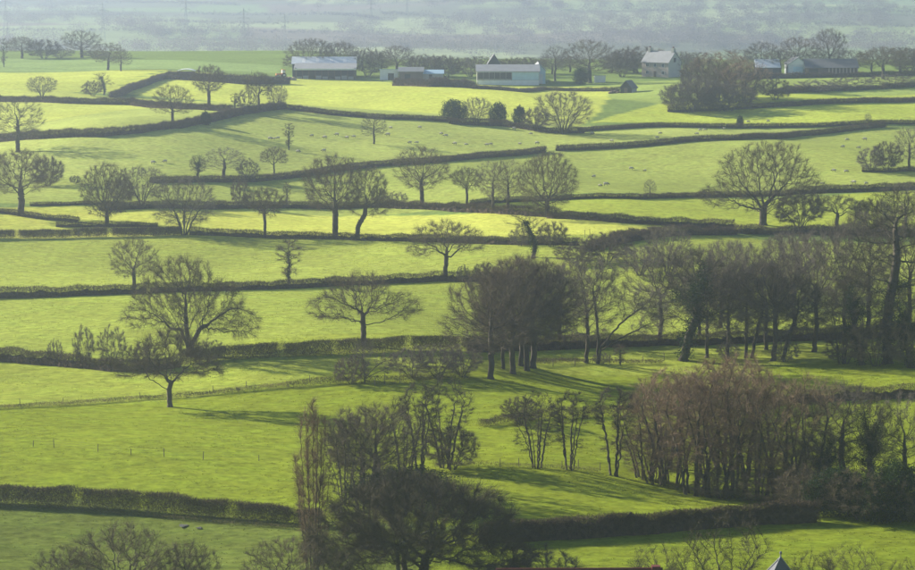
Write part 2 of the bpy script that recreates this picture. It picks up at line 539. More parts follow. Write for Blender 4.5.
def tree_mesh(name, stems, env, n_attr, seed, trunk_r, twig='twig_oak', bark='bark', twigs=9000, tl=.85, tw=.02,
              ivy=None, droop=0.0, n_stem_nodes=None, **kw):
    pos, par, g = grow(stems, env, int(n_attr * 1.7), seed, **kw)
    n = len(pos)
    r0 = .011; ex = 1.95
    acc = np.zeros(n); nchild = np.zeros(n, int)
    for i in range(n - 1, -1, -1):
        if acc[i] == 0: acc[i] = r0 ** ex
        if par[i] >= 0:
            acc[par[i]] += acc[i]; nchild[par[i]] += 1
    r = acc ** (1 / ex)
    roots = [i for i in range(n) if par[i] < 0]
    k = trunk_r / max(r[i] for i in roots)
    big = np.clip((r - r0) / .08, 0, 1)
    r = r * (1 + (k - 1) * big)
    for i in roots:                                   # root flare
        r[i] *= 1.35
    ok = par >= 0
    P = pos[par[ok]]; Q = pos[ok]; rp = np.minimum(r[par[ok]], r[ok] * 1.45 + .004); rq = r[ok]
    e = empty(name)
    thick = rq > trunk_r * .55
    if thick.sum() < 2:
        thick = rq > rq.max() * .5
    if len(roots) > 1:
        thick = rq > .05
    root = np.zeros(n, int)
    for i in range(n):
        root[i] = i if par[i] < 0 else root[par[i]]
    rt = root[ok]
    for i in roots:
        t = thick & (rt == i)
        if t.any():
            a, f = segs_mesh(P[t], Q[t], rp[t], rq[t], 8)
            mk('trunk' if len(roots) == 1 else 'stem', a, f, M[bark], e, smooth_=True)
    parts = []
    mid = (~thick) & (rq > .035)
    thin = (~thick) & ~mid
    nb = 0
    if mid.any():
        parts.append(segs_mesh(P[mid], Q[mid], rp[mid], rq[mid], 5))
    if thin.any():
        parts.append(segs_mesh(P[thin], Q[thin], rp[thin], rq[thin], 3))
    nb = sum(len(p[1]) for p in parts)
    # twigs
    src = np.where((r < .03) & ok)[0]
    if len(src) == 0: src = np.where(ok)[0]
    prob = np.where(nchild[src] == 0, 2.5, 1.0); prob = prob / prob.sum()
    m = int(twigs * 1.2) // 4
    s = g.choice(src, m, p=prob)
    base = pos[s] - (pos[s] - pos[par[s]]) * g.random((m, 1)) * .9
    bd = unit(pos[s] - pos[par[s]])
    cen = np.array([np.mean([q[0] for q in pos]), np.mean([q[1] for q in pos]), np.mean([q[2] for q in pos])])
    outw = unit(base - cen)
    d1 = unit(bd * .7 + outw * .45 + g.normal(size=(m, 3)) * .5 + np.array([0, 0, .18 - droop]))
    l1 = tl * g.uniform(.5, 1.25, m)
    parts.append(slivers(base, d1, l1, np.full(m, tw), g))
    for _ in range(3):
        t = g.uniform(.2, .95, m)
        b2 = base + d1 * (l1 * t)[:, None]
        d2 = unit(d1 * .9 + g.normal(size=(m, 3)) * .55 + np.array([0, 0, .12 - droop]))
        parts.append(slivers(b2, d2, l1 * g.uniform(.35, .75, m), np.full(m, tw * .75), g))
    V, f = join(parts)
    V[:, 2] = np.maximum(V[:, 2], .03)
    mi = np.zeros(len(f), int); mi[nb:] = 1
    mk('crown', V, f, [M[bark], M[twig]], e, midx=mi)
    if ivy:
        zlo, zhi, rad, cnt = ivy
        c = pos[ok][(rq > .05) & (Q[:, 2] > zlo) & (Q[:, 2] < zhi)]
        if len(c):
            q = c[g.integers(0, len(c), cnt)] + g.normal(size=(cnt, 3)) * rad * .55
            q[:, 2] = np.maximum(q[:, 2], .1)
            V, f = leaves(q, g.uniform(.07, .16, cnt), g)
            mk('ivy', V, f, M['ivy'], e)
    H = float(pos[:, 2].max() + tl * .5)
    W = float(np.percentile(pos[:, 0], 99) - np.percentile(pos[:, 0], 1) + tl)
    e['H'] = H; e['W'] = W
    return e

PROTO = {}
def proto(kind, *a, **k):
    PROTO[kind] = tree_mesh('tree', *a, **k)
def fan(n, spread, h, seed, r=.35):
    g = np.random.default_rng(seed); o = []
    for i in range(n):
        t = 2 * math.pi * i / n + g.uniform(-.4, .4); s = spread * g.uniform(.35, 1)
        b = np.array([math.cos(t) * r, math.sin(t) * r, 0])
        m = b + np.array([math.cos(t) * s * .4, math.sin(t) * s * .4, h * .5])
        o.append([b, m, b + np.array([math.cos(t) * s, math.sin(t) * s, h * g.uniform(.85, 1.1)])])
    return o

# round-headed oaks of several builds
proto('oak', [[(0, 0, 0), (.1, 0, 2.6), (.2, .1, 5)]],
      [(0, 0, 7.6, 6.2, 6, 4.6, 3), (-2.5, 1, 6, 4, 4, 3, 1), (2.8, -1, 6.2, 4, 4, 3, 1)], 1300, 11, .42, twigs=26000)
proto('oak_umbrella', [[(0, 0, 0), (-.1, 0, 2.4), (.1, .1, 4)]],
      [(0, 0, 7.6, 6.4, 6, 2.4, 3), (-4, 0, 5.6, 3, 3.2, 1.5, 1), (4.2, 0.5, 6, 2.6, 3, 1.6, 1), (0, 0, 9, 3.5, 3.5, 1.6, .6)],
      1100, 12, .36, twigs=22000, gnarl=.35)
proto('oak_great', [[(0, 0, 0), (0, 0, 1.8), (.2, 0, 3.4)]],
      [(.3, 0, 8, 8.2, 7.5, 6.6, 4), (-6, 0, 5, 4, 4, 2.6, 1.1), (6, 0, 6.2, 4.2, 4, 3.2, 1.1), (1.5, 0, 11.5, 5, 4.5, 3.2, 1)],
      2300, 13, .55, twigs=62000, trop=.04, gnarl=.3)
proto('oak_spreading', [[(0, 0, 0), (-.1, 0, 1.3), (-.9, .2, 2.8)], [(.25, .1, 0), (.1, 0, 1.5), (-.2, -.3, 3.4)], [(.5, 0, 0), (.6, 0, 1.4), (1.6, .3, 3.0)]],
      [(-1.6, 0, 6.6, 6.2, 5.5, 4.2, 3), (3.0, 0, 5.6, 5.4, 5, 3.2, 2), (-6.4, 0, 4.4, 3.0, 3, 1.7, .8), (7.6, 0, 3.6, 2.8, 3, 2.0, .9), (-.5, 0, 8.8, 4.4, 4, 2, .8)],
      2300, 14, .30, twigs=44000, gnarl=.36, trop=0.02, droop=.1)
proto('oak_wide', [[(0, 0, 0), (-.05, 0, 2.2), (-.1, 0, 4.2)]],
      [(-1, 0, 6.6, 5, 5, 3.0, 2), (4.2, 0, 5.2, 4, 4, 1.9, 1.2), (-4.4, 0, 5, 3.2, 3.4, 2.2, 1.2), (0, 0, 8, 3.4, 3.4, 1.6, .7)],
      1200, 15, .36, twigs=23000, gnarl=.38, trop=.02)
proto('oak_near', [[(0, 0, 0), (-.05, 0, 1.2), (0, 0, 2.6)]],
      [(.2, 0, 6.3, 4.2, 3.8, 3.2, 3), (-3.6, 0, 4.8, 2.8, 2.6, 1.5, 1), (3.6, 0, 4.6, 2.6, 2.4, 1.1, .9), (.4, 0, 8.6, 2.4, 2, 1.2, .6)],
      1300, 16, .27, twigs=26000, gnarl=.36, trop=.02, D=.42, kill=.9)
proto('tall_round', [[(0, 0, 0), (.1, 0, 3), (0, .1, 5.5)]],
      [(-.3, 0, 8.6, 5.2, 5, 4.8, 3), (-2.6, 0, 6.6, 3, 3, 3, .8), (2.4, 0, 7.6, 3.2, 3.2, 3.4, .8)], 1500, 17, .45, twigs=32000, trop=.2)
proto('leaning', [[(0, 0, 0), (.2, 0, 2.4), (1.2, 0, 4.2), (1.6, 0, 6.4)]],
      [(2, 0, 9.0, 3.4, 3.4, 3.6, 2), (3.2, 0, 6.2, 2.8, 3, 2.4, 1), (-.6, 0, 6.8, 2.2, 2.4, 2, .7)], 900, 18, .38, twigs=18000, trop=.15,
      ivy=(.3, 5, .35, 900))
proto('ash', [[(0, 0, 0), (.1, 0, 2.2), (-.2, 0, 4.6), (0, 0, 8)]],
      [(0, 0, 8.4, 4.6, 4.4, 4.6, 3), (-2.6, 0, 5.6, 2.6, 2.6, 2.4, .8), (2.8, 0, 5.8, 2.6, 2.6, 2.6, .8)], 1000, 19, .34, twig='twig_grey', twigs=15000, trop=.3, gnarl=.18)
proto('multi', fan(7, 2.6, 4.2, 3), [(0, 0, 6.2, 5.0, 4.6, 4.2, 3), (0, 0, 3.6, 4.6, 4.2, 2.4, 1)], 1200, 20, .16, twig='twig_grey', twigs=24000, trop=.25)
proto('bush', fan(9, 2.2, 2.6, 5), [(0, 0, 2.9, 3.6, 3.4, 2.7, 3), (-1, 0, 1.7, 3, 3, 1.5, 1)], 900, 21, .09, twig='twig_oak', twigs=24000, tl=.6, trop=.2, kill=.8, D=.4)
proto('bush_pale', fan(10, 2.0, 3.0, 8), [(0, 0, 3.3, 3.2, 3, 3.1, 3)], 800, 22, .08, twig='twig_grey', twigs=17000, tl=.6, trop=.35, kill=.8, D=.4)
proto('alder', fan(6, 2.0, 8.5, 9, r=.5), [(0, 0, 8.6, 3.8, 3.4, 3.4, 3), (-1.6, 0, 5.4, 2.6, 2.6, 2.6, .8), (1.6, 0, 5.6, 2.6, 2.6, 2.6, .8), (0, 0, 11, 2.2, 2.2, 2.0, .7)],
      1100, 23, .15, twig='twig_dark', twigs=15000, tl=.6, trop=.15)
proto('alder_slim', fan(5, 1.1, 9, 10, r=.3), [(0, 0, 8.2, 2.2, 2.2, 3.6, 3), (0, 0, 4.6, 1.6, 1.6, 2.6, .8)],
      650, 24, .14, twig='twig_dark', twigs=10000, tl=.55, trop=.2)
_ps = []
for i_, (px_, py_, lean_, top_) in enumerate([(0, 0, .1, 15), (.3, .1, .9, 14), (-.3, 0, -.8, 13.6), (.1, .3, .4, 14.4), (-.1, -.3, -.4, 14.2), (.4, -.2, 1.3, 11.5), (-.4, .2, -1.2, 11), (.2, -.1, .7, 12.6), (-.2, .1, -.2, 12.2)]):
    _ps.append([(px_, py_, 0), (px_ + lean_ * .45, py_ * 1.5, top_ * .4), (px_ + lean_, py_ * 2, top_)])
proto('poplar', _ps,
      [(0, 0, 8, 1.6, 1.6, 7.4, 3), (0, 0, 13.5, 1.3, 1.3, 2.8, 1), (0, 0, 3.5, 1.5, 1.5, 3, .7)], 900, 25, .085, twig='twig_red', twigs=22000, tl=.8, trop=1.2, kill=.7, gnarl=.15)
proto('sweep', [[(0, 0, 0), (.1, 0, 2.2), (.0, 0, 4.4), (-.5, .1, 8)], [(.15, 0, 0), (.5, 0, 1.8), (2.4, .2, 4.2), (5, .2, 6.2)], [(.1, .1, 0), (.4, .1, 1.4), (2.8, -.4, 3.0), (5.4, -.4, 4.2)]],
      [(0, 0, 8.2, 3, 3, 3, 1.4), (5, 0, 6.2, 3.2, 3, 2.2, 1.4), (5.6, 0, 4.0, 2.4, 2.4, 1.4, .8)], 700, 44, .15, twig='twig_grey', twigs=15000, gnarl=.25)
proto('slant', [[(0, 0, 0), (.35, 0, 2), (.8, 0, 4), (1.5, 0, 6.6)]],
      [(1.6, 0, 8.4, 3.2, 3.2, 3.4, 2), (2.6, 0, 6, 2.4, 2.6, 2, .8)], 700, 45, .22, twig='twig_dark', twigs=14000, trop=.15)
proto('willow', fan(8, 3.2, 8, 12, r=.9), [(0, 0, 8.4, 4.4, 4.2, 4.6, 3), (0, 0, 4.8, 4.4, 4.2, 3.2, 1.4)],
      1600, 26, .17, twig='twig_red', twigs=20000, tl=.8, trop=.45, gnarl=.18)
proto('willow_tall', fan(5, 1.9, 10, 14, r=.6), [(0, 0, 9.6, 3.2, 3.2, 4.2, 3), (0, 0, 5.4, 3.0, 3, 3.2, 1)],
      1200, 27, .17, twig='twig_red', twigs=17000, tl=.75, trop=.4, gnarl=.18)
proto('beech', [[(0, 0, 0), (.1, 0, 3), (-.1, 0, 7)]],
      [(0, 0, 9.2, 4.6, 4.6, 5.0, 3), (0, 0, 6.4, 5.0, 5.0, 3.2, 1.3)], 1500, 28, .27, twig='twig_oak', twigs=29000, trop=.35, gnarl=.16)
proto('wood_tree', [[(0, 0, 0), (.3, 0, 3), (.1, 0, 6.4)]],
      [(0, 0, 9.6, 4.8, 4.6, 4.2, 3), (-2, 0, 7, 3.4, 3.4, 2.6, 1), (2, 0, 7.4, 3.4, 3.4, 2.6, 1), (0, 0, 5.2, 4.2, 4, 2.4, .8)], 1300, 29, .26, twig='twig_grey', twigs=22000, trop=.15, gnarl=.3)
proto('ivy_tree', [[(0, 0, 0), (.5, 0, 2.4), (1.3, 0, 4.6), (1.2, 0, 7)]],
      [(1, 0, 8.2, 4.6, 4.2, 3.8, 3), (-1.6, 0, 6, 3, 3, 2.4, 1), (3.6, 0, 6, 2.8, 3, 2.2, 1)], 1100, 30, .40, twig='twig_dark', twigs=16000, gnarl=.34,
      ivy=(.2, 10, .75, 7000))
proto('ivy_giant', [[(0, 0, 0), (-.3, 0, 4), (.2, 0, 8), (.9, 0, 12), (.6, 0, 16)]],
      [(.5, 0, 15.5, 6, 5.5, 5, 3), (-4, 0, 11, 4, 4, 3.2, 1.2), (4.6, 0, 11.5, 4, 4, 3.6, 1.2)], 1500, 31, .60, twig='twig_dark', twigs=26000, gnarl=.3,
      ivy=(.2, 9, .8, 5000))
proto('snag', [[(0, 0, 0), (.2, 0, 2.2), (-.2, 0, 4.2), (-.9, 0, 6.2)]],
      [(-1, 0, 6.6, 2.6, 2, 1.8, 2), (1.8, 0, 4.4, 1.6, 1.6, 1.4, .8), (-1.4, 0, 4.4, 1.2, 1.4, 1.2, .4)], 330, 32, .30, twig='twig_oak', twigs=3600, gnarl=.5,
      ivy=(1, 7, .45, 2200))
proto('slim', [[(0, 0, 0), (.05, 0, 3), (0, 0, 6.6)]], [(0, 0, 5.6, 1.9, 1.8, 2.6, 2), (0, 0, 2.4, 1.4, 1.4, 1.6, .7)], 380, 33, .17, twigs=6500, trop=.3, tl=.6,
      ivy=(.6, 6, .28, 900))
proto('sapling', fan(7, 2.6, 4.6, 15, r=.5), [(0, 0, 4.4, 3.2, 3, 2.6, 2)], 420, 34, .075, twig='twig_dark', twigs=5000, tl=.7, trop=.9, gnarl=.15)
proto('low_oak', [[(0, 0, 0), (.2, 0, 1.6), (.6, 0, 3)]],
      [(0, 0, 5.2, 7.4, 6, 3.2, 4), (-5, 0, 3.6, 3.6, 4, 2.4, 1.2), (5.4, 0, 3.0, 3.4, 3.6, 1.8, 1.1), (-1, 0, 6.8, 4.6, 4, 1.9, 1)],
      3000, 35, .36, twig='twig_dark', twigs=90000, tl=.95, tw=.02, trop=.02, gnarl=.3, D=.45, kill=.95)

def evergreen(kind, lobes, cnt, seed, size=(.10, .22), stem_r=.18, h=3.0):
    g = np.random.default_rng(seed)
    e = empty('tree')
    MB().tube((0, 0, 0), (.05, 0, h * .5), stem_r, stem_r * .7, 8).tube((.05, 0, h * .5), (.1, .05, h), stem_r * .7, stem_r * .3, 8).build('trunk', M['bark'], e)
    w = np.array([l[6] for l in lobes]); w = w / w.sum(); P = []
    for l, k in zip(lobes, (w * cnt).astype(int)):
        u = unit(g.normal(size=(k, 3)))
        lump = 1 + .3 * np.sin(u[:, 0] * 7 + seed) * np.sin(u[:, 2] * 6 + u[:, 1] * 5)
        r = (.55 + .5 * g.random(k) ** .6) * lump
        P.append(np.array(l[:3]) + u * r[:, None] * np.array(l[3:6]))
    P = np.concatenate(P); P = P[P[:, 2] > .08]
    V, f = leaves(P, g.uniform(*size, len(P)), g)
    mk('crown', V, f, M['ivy'], e)
    e['H'] = float(P[:, 2].max()); e['W'] = float(P[:, 0].max() - P[:, 0].min())
    PROTO[kind] = e
evergreen('holly', [(0, 0, 2.8, 2.6, 2.4, 2.8, 3), (.6, 0, 3.6, 1.8, 1.8, 2.2, 1), (-.8, 0, 2, 2.2, 2, 1.8, 1)], 9000, 41)
evergreen('holly_tall', [(0, 0, 3, 1.6, 1.6, 3.0, 3), (.3, 0, 4.6, 1.1, 1.1, 1.8, 1)], 6500, 42)
evergreen('ivy_mound', [(0, 0, 2.6, 4.2, 3.4, 2.6, 3), (-2.6, 0, 1.8, 2.6, 2.4, 1.8, 1), (2.6, 0, 2.2, 2.8, 2.4, 2.0, 1), (.5, 0, 4, 2.4, 2, 1.4, .8)], 15000, 43, size=(.09, .2))

used = set()
def place(kind, x, yb, yt, w, label, rz=None, dist=None, name=None, group=None, cat='tree'):
    """a copy of a kind of tree, standing where the photo shows its foot, scaled to its height and spread"""
    p = hit(x, yb) if dist is None else None
    if dist is not None:
        q = at(x, yb, dist); p = np.array([q[0], dist, float(T(q[0], dist))])
    top = at(x, yt, p[1])
    H = max(top[2] - p[2], .4)
    W = w * p[1] / F
    pr = PROTO[kind]
    if kind in used:
        o = copy_tree(pr)
    else:
        o = pr; used.add(kind)
    sx, sz = W / pr['W'], H / pr['H']
    o.location = (p[0], p[1], p[2] - .06)
    rot = (random.Random(label + str(x)).uniform(0, 6.28) if rz is None else rz)
    o.rotation_euler = (0, 0, rot)
    o.scale = (sx, sx if rz is None else (sx + sz) / 2, sz)
    nm = name or {'bush': 'shrub', 'bush_pale': 'shrub', 'holly': 'evergreen_bush', 'holly_tall': 'evergreen_bush', 'ivy_mound': 'ivy_thicket',
                  'poplar': 'poplar_tree', 'sapling': 'sapling', 'multi': 'multi_stemmed_tree', 'snag': 'broken_tree'}.get(kind, 'bare_tree')
    o.name = nm
    if nm in ('shrub', 'sapling') and cat == 'tree': cat = 'shrub'
    if nm == 'evergreen_bush' or nm == 'ivy_thicket': cat = 'bush'
    tag(o, label, cat, group)
    return o
# ------------------------------------------------------------------ trees: where they stand
G1 = 'trees on the ridge by the far vale'
TREES = [
 # kind, foot x, foot y, top y, spread px, label, options
 ('slim', 4, 67, 38, 9, 'thin bare tree at the far left end of the crest', {}),
 ('tall_round', 22, 60, 36, 30, 'hazy bare tree on the crest at far left, beside the thin one', dict(dist=1105)),
 ('bush', 44, 60, 39, 36, 'rounded hazy thicket on the crest left of the domed tree', dict(dist=1105)),
 ('oak', 82, 60, 30, 42, 'domed bare tree rising highest on the crest at upper left', dict(dist=1110)),
 ('oak', 108, 70, 42, 34, 'round-headed bare tree on the dark green strip at upper left', {}),
 ('ash', 121, 71, 49, 24, 'smaller bare tree touching the round-headed one on the green strip', {}),
 ('bush_pale', 60, 61, 47, 30, 'low hazy thicket between the two crest trees at upper left', dict(dist=1108)),
 ('bush', 95, 62, 50, 34, 'low brown thicket under the domed crest tree', dict(dist=1112)),
 ('multi', 42, 96, 76, 30, 'pale bare bushy tree standing on the field edge at upper left', {}),
 ('snag', 104, 95, 72, 22, 'ivy-clad crooked tree where the curved hedge begins', {}),
 ('bush', 93, 96, 80, 22, 'brown shrub pressed against the ivy-clad crooked tree', {}),
 ('oak', 173, 125, 84, 42, 'spreading bare tree on a straight trunk below the curved hedge', {}),
 ('tall_round', 209, 105, 64, 36, 'tall bare tree in front of the hedge left of the farm', {}),
 ('slim', 235, 113, 93, 9, 'short ivy-wrapped trunk between two tall bare trees', {}),
 ('bush_pale', 247, 113, 88, 24, 'pale scrub round the foot of the tall tree left of the barns', {}),
 ('oak_umbrella', 259, 112, 71, 34, 'flat-topped bare tree left of the open barn', {}),
 ('multi', 277, 110, 84, 22, 'bushy pale tree at the hedge corner below the barn track', {}),
 ('holly_tall', 206, 125, 110, 13, 'small dark evergreen in the hedge below the tall bare tree', {}),
 ('ash', 18, 152, 98, 62, 'tall bare tree alone in the rolling field at left edge', {}),
 ('ash', 374, 144, 114, 28, 'small bare tree alone in the sheep field', {}),
 ('slim', 289, 150, 123, 11, 'spindly half-dead tree among the sheep', {}),
 ('oak_umbrella', 274, 176, 146, 29, 'small flat-topped tree below the spindly half-dead one', {}),
 ('ivy_tree', 197, 181, 154, 20, 'stumpy ivy-covered tree in the hedge at left', {}),
 ('ash', 224, 178, 147, 46, 'broad pale bare tree right of the stumpy ivy-covered tree', {}),
 ('bush_pale', 248, 180, 158, 24, 'pale brush at the right foot of the broad pale tree', {}),
 ('bush', 240, 207, 178, 20, 'upright dark shrub in the hedge behind the umbrella tree', {}),
 ('slim', 287, 206, 182, 8, 'thin sapling-like tree in the hedge right of the umbrella tree', {}),
 ('tall_round', 21, 214, 148, 74, 'large dense dark tree at the left edge', {'rz': .4}),
 ('bush', 48, 186, 156, 36, 'thicket filling behind the large dense tree at left edge', {}),
 ('bush', 75, 184, 175, 12, 'small round bush between the two big left-hand trees', {}),
 ('oak_great', 107, 226, 162, 60, 'broad oval bare tree behind the gappy hedge at left', {'rz': 2.0}),
 ('multi', 142, 205, 166, 48, 'soft grey thicket tree behind the broad oval tree', {}),
 ('bush', 120, 203, 178, 30, 'dull thicket joining the broad oval tree to the grey thicket', {}),
 ('multi', 184, 235, 177, 62, 'many-stemmed bushy tree growing out of the hedge', {}),
 ('oak_umbrella', 265, 236, 186, 52, 'small umbrella-shaped tree with a crooked trunk in the hedge', {}),
 ('tall_round', 335, 238, 153, 64, 'dense tall-crowned tree, left of the leaning pair', {}),
 ('leaning', 357, 240, 166, 46, 'leaning ivied tree beside the dense tall-crowned one', {'rz': 0}),
 ('bush', 378, 203, 186, 17, 'dark round bush right of the leaning tree', {}),
 ('bush_pale', 396, 205, 191, 24, 'low scrub between the dark bush and the domed tree', {}),
 ('oak', 422, 206, 145, 60, 'neat domed tree in the middle hedgerow', {}),
 ('oak_umbrella', 467, 206, 166, 42, 'smaller bare tree right of the neat domed tree', {}),
 ('ash', 493, 213, 160, 42, 'left one of the two slender trees sharing a crown', {}),
 ('ash', 508, 214, 159, 42, 'right one of the two slender trees sharing a crown', {}),
 ('oak_great', 547, 217, 151, 76, 'stout spreading oak at the right end of the middle hedgerow', {'rz': 1.1}),
 ('ash', 650, 197, 179, 13, 'tiny pale tree by itself on the right-hand hedge', {}),
 ('oak_great', 763, 225, 140, 116, 'great domed oak standing alone at right', {'rz': 0.0}),
 ('bush_pale', 871, 171, 146, 30, 'pale thicket on the knoll at right, left half', {}),
 ('bush', 887, 171, 141, 34, 'rounded grey thicket on the knoll at right', {}),
 ('ash', 909, 171, 126, 36, 'tall pale tree on the knoll at the right edge', {}),
 ('bush', 800, 228, 190, 52, 'dark bushy tree touching the great domed oak', {}),
 ('oak_umbrella', 837, 229, 194, 62, 'crooked spreading tree right of the great domed oak', {}),
 ('bush', 872, 230, 198, 42, 'brown thicket right of the crooked spreading tree', {}),
 ('wood_tree', 905, 232, 180, 60, 'dark tree at the right edge behind the roadside hedge', {}),
 ('holly', 454, 122, 97, 31, 'round dark evergreen at the left end of the copse', {}),
 ('multi', 477, 122, 97, 26, 'bare tree between two dark evergreens of the copse', {}),
 ('holly', 498, 124, 100, 22, 'dark evergreen in the middle of the copse', {}),
 ('holly_tall', 519, 126, 104, 16, 'narrow dark evergreen in the copse', {}),
 ('bush', 536, 131, 107, 28, 'brown shrub between narrow evergreen and bare copse tree', {}),
 ('multi', 563, 134, 91, 58, 'bushy bare tree ending the copse on the right', {}),
 ('holly', 740, 127, 114, 9, 'small dark bush standing up from the long hedge', {}),
 ('ash', 868, 124, 113, 8, 'tiny sapling on the long hedge at right', {}),
 # about the farm
 ('oak_great', 310, 76, 38, 62, 'big dark tree behind the open-fronted barn', dict(dist=990)),
 ('tall_round', 340, 76, 41, 40, 'right-hand big tree behind the open-fronted barn', dict(dist=994)),
 ('bush', 368, 78, 48, 34, 'thicket behind the gap between barn and white shed', dict(dist=985)),
 ('oak', 397, 77, 45, 38, 'round tree behind the small white shed', dict(dist=994)),
 ('bush', 425, 78, 54, 36, 'low trees behind the brown shed', dict(dist=985)),
 ('bush', 447, 79, 55, 34, 'rounded hazy thicket in the middle of the farm', dict(dist=980)),
 ('bush_pale', 470, 78, 56, 30, 'thin hazy trees left of the blue barn', dict(dist=985)),
 ('bush', 520, 76, 57, 46, 'dim thicket behind the blue barn roof', dict(dist=990)),
 ('ash', 555, 81, 45, 30, 'bare tree standing right of the blue barn', {}),
 ('oak', 590, 83, 39, 54, 'large round bare tree in the farm paddock', {}),
 ('holly', 581, 84, 66, 20, 'olive round bush under the large paddock tree', {}),
 ('bush', 622, 77, 50, 36, 'hazy thicket left of the farmhouse', dict(dist=985)),
 ('bush_pale', 684, 77, 52, 36, 'hazy thicket right of the farmhouse', dict(dist=990)),
 ('bush', 640, 74, 46, 60, 'hazy trees rising behind the farmhouse', dict(dist=1005)),
 ('willow', 720, 98, 50, 62, 'russet brown thicket between farmhouse and right-hand barns', {}),
 ('willow', 745, 104, 60, 52, 'brown thicket below the grey-roofed barn', {}),
 ('multi', 697, 110, 76, 44, 'pale scrub tree at the foot of the russet thicket', {}),
 ('multi', 676, 112, 84, 34, 'pale scrub at the left end of the russet thicket', {}),
 ('bush_pale', 718, 111, 80, 36, 'grey bare scrub below the russet thicket', {}),
 ('bush', 775, 100, 78, 36, 'dark scrub where the sloping field meets the thicket', {}),
 ('oak', 763, 74, 41, 36, 'rounded tree behind the grey-roofed barn', dict(dist=1000)),
 ('oak', 796, 74, 36, 36, 'hazy bare tree behind the white gable', dict(dist=1005)),
 ('oak', 829, 73, 28, 38, 'tall domed tree behind the long dark barn', dict(dist=1000)),
 ('oak_umbrella', 883, 79, 46, 54, 'spreading tree at the right end of the long dark barn', {}),
 ('bush', 910, 74, 48, 40, 'hazy thicket at the upper right edge', dict(dist=1000)),
 ('bush_pale', 815, 92, 79, 46, 'low brush on the field edge under the right-hand barns', {}),
 ('bush_pale', 850, 89, 76, 44, 'grey brush below the long dark barn', {}),
 ('bush_pale', 892, 87, 73, 50, 'low brush at the right end of the scrub line', {}),
 # middle rows
 ('oak', 134, 291, 237, 52, 'compact round oak in the hedge left of the sprawling one', {}),
 ('oak_spreading', 188, 357, 254, 128, 'sprawling heavy-limbed oak at left', {'rz': 0.0}),
 ('oak_near', 170, 407, 326, 104, 'oak with low arms alone on the open slope at left', {'rz': 0.0}),
 ('slim', 289, 284, 239, 27, 'narrow ivied tree in the hedge left of centre', {}),
 ('oak_wide', 364, 346, 270, 108, 'wide oak on a short trunk in the hedge left of centre', {'rz': 0.0}),
 ('oak_umbrella', 446, 281, 219, 78, 'flat-headed oak leaning its crown left, centre', {'rz': 0.3}),
 ('snag', 533, 258, 212, 46, 'broken ivied tree with jagged limbs, centre right', {'rz': 0.0}),
 ('bush', 552, 247, 221, 34, 'grey bush just right of the broken ivied tree', {}),
 ('bush_pale', 520, 246, 226, 24, 'thin scrub just left of the broken ivied tree', {}),
 ('bush_pale', 463, 282, 264, 14, 'wispy shrub right of the flat-headed oak', {}),
 ('bush', 485, 283, 262, 28, 'low brown shrub left of the dense stand', {}),
 ('bush_pale', 84, 366, 324, 24, 'upright shrub in the left hedge, left one of a pair', {}),
 ('bush_pale', 112, 368, 324, 30, 'upright shrub in the left hedge, right one of a pair', {}),
 ('bush_pale', 55, 364, 338, 16, 'small thin shrub in the left hedge', {}),
 ('bush', 142, 368, 343, 34, 'brown shrub in the hedge under the sprawling oak', {}),
 ('bush_pale', 210, 363, 338, 30, 'scrub at the foot of the sprawling oak', {}),
 # the dense stand in the middle
 ('beech', 491, 379, 268, 93, 'front tree of the dense stand, with a pale leaning trunk', {}),
 ('beech', 513, 374, 258, 91, 'thickest trunk of the dense stand', {}),
 ('beech', 503, 369, 272, 56, 'thin trunk at the back left of the dense stand', {}),
 ('beech', 521, 366, 256, 78, 'slim trunk at the back of the dense stand', {}),
 ('beech', 527, 371, 254, 85, 'straight trunk right of the middle in the dense stand', {}),
 ('beech', 533, 368, 262, 96, 'rightmost trunk of the dense stand', {}),
 ('wood_tree', 586, 363, 252, 74, 'straight tree right of the dense stand, with a bushy crown', {}),
 ('sweep', 597, 364, 258, 96, 'tree with arms sweeping right over the hedge', {'rz': 0.0}),
 ('wood_tree', 659, 343, 240, 82, 'tree behind the hedge right of the sweeping arms', {}),
 ('multi', 668, 276, 226, 48, 'ivied twiggy tree in the small sunlit clearing', {}),
 ('multi', 640, 275, 246, 56, 'brown brush left of the small sunlit clearing', {}),
 ('bush', 606, 262, 232, 56, 'brown hedge bush where two field corners meet', {}),
 ('bush', 575, 265, 243, 44, 'brown bush behind the crown of the dense stand', {}),
 ('ivy_tree', 683, 361, 248, 98, 'ivied tree with a slanting trunk at the wood edge', {'rz': 0.0}),
 ('wood_tree', 707, 358, 266, 62, 'straight slim tree right of the slanting trunk', {}),
 ('wood_tree', 727, 359, 255, 70, 'tree with a bushy foot at the wood edge', {}),
 ('wood_tree', 746, 358, 250, 60, 'slim dark trunk left of the split trunks at the wood edge', {}),
 ('slant', 752, 358, 262, 46, 'slanting dark stem at the wood edge', {'rz': .2}),
 ('wood_tree', 773, 361, 246, 90, 'stout forked trunk at the wood edge', {}),
 ('slant', 783, 360, 275, 54, 'slanting stem right of the stout forked trunk', {'rz': -.2}),
 ('beech', 766, 350, 262, 60, 'tree set back behind the stout forked trunk', {}),
 ('wood_tree', 814, 352, 226, 84, 'heavy dark trunk with a tall crown in the wood', {}),
 ('wood_tree', 845, 345, 215, 70, 'tall tree behind the heavy dark trunk in the wood', {}),
 ('wood_tree', 700, 335, 245, 70, 'crown filling the wood behind the slanting trunk', {}),
 ('multi', 735, 300, 240, 60, 'brush behind the wood below the great domed oak', {}),
 ('multi', 790, 292, 232, 64, 'brush behind the wood on its far side', {}),
 ('ivy_giant', 888, 364, 186, 118, 'tallest tree at right, with a thick bare limb', {'rz': 0.0}),
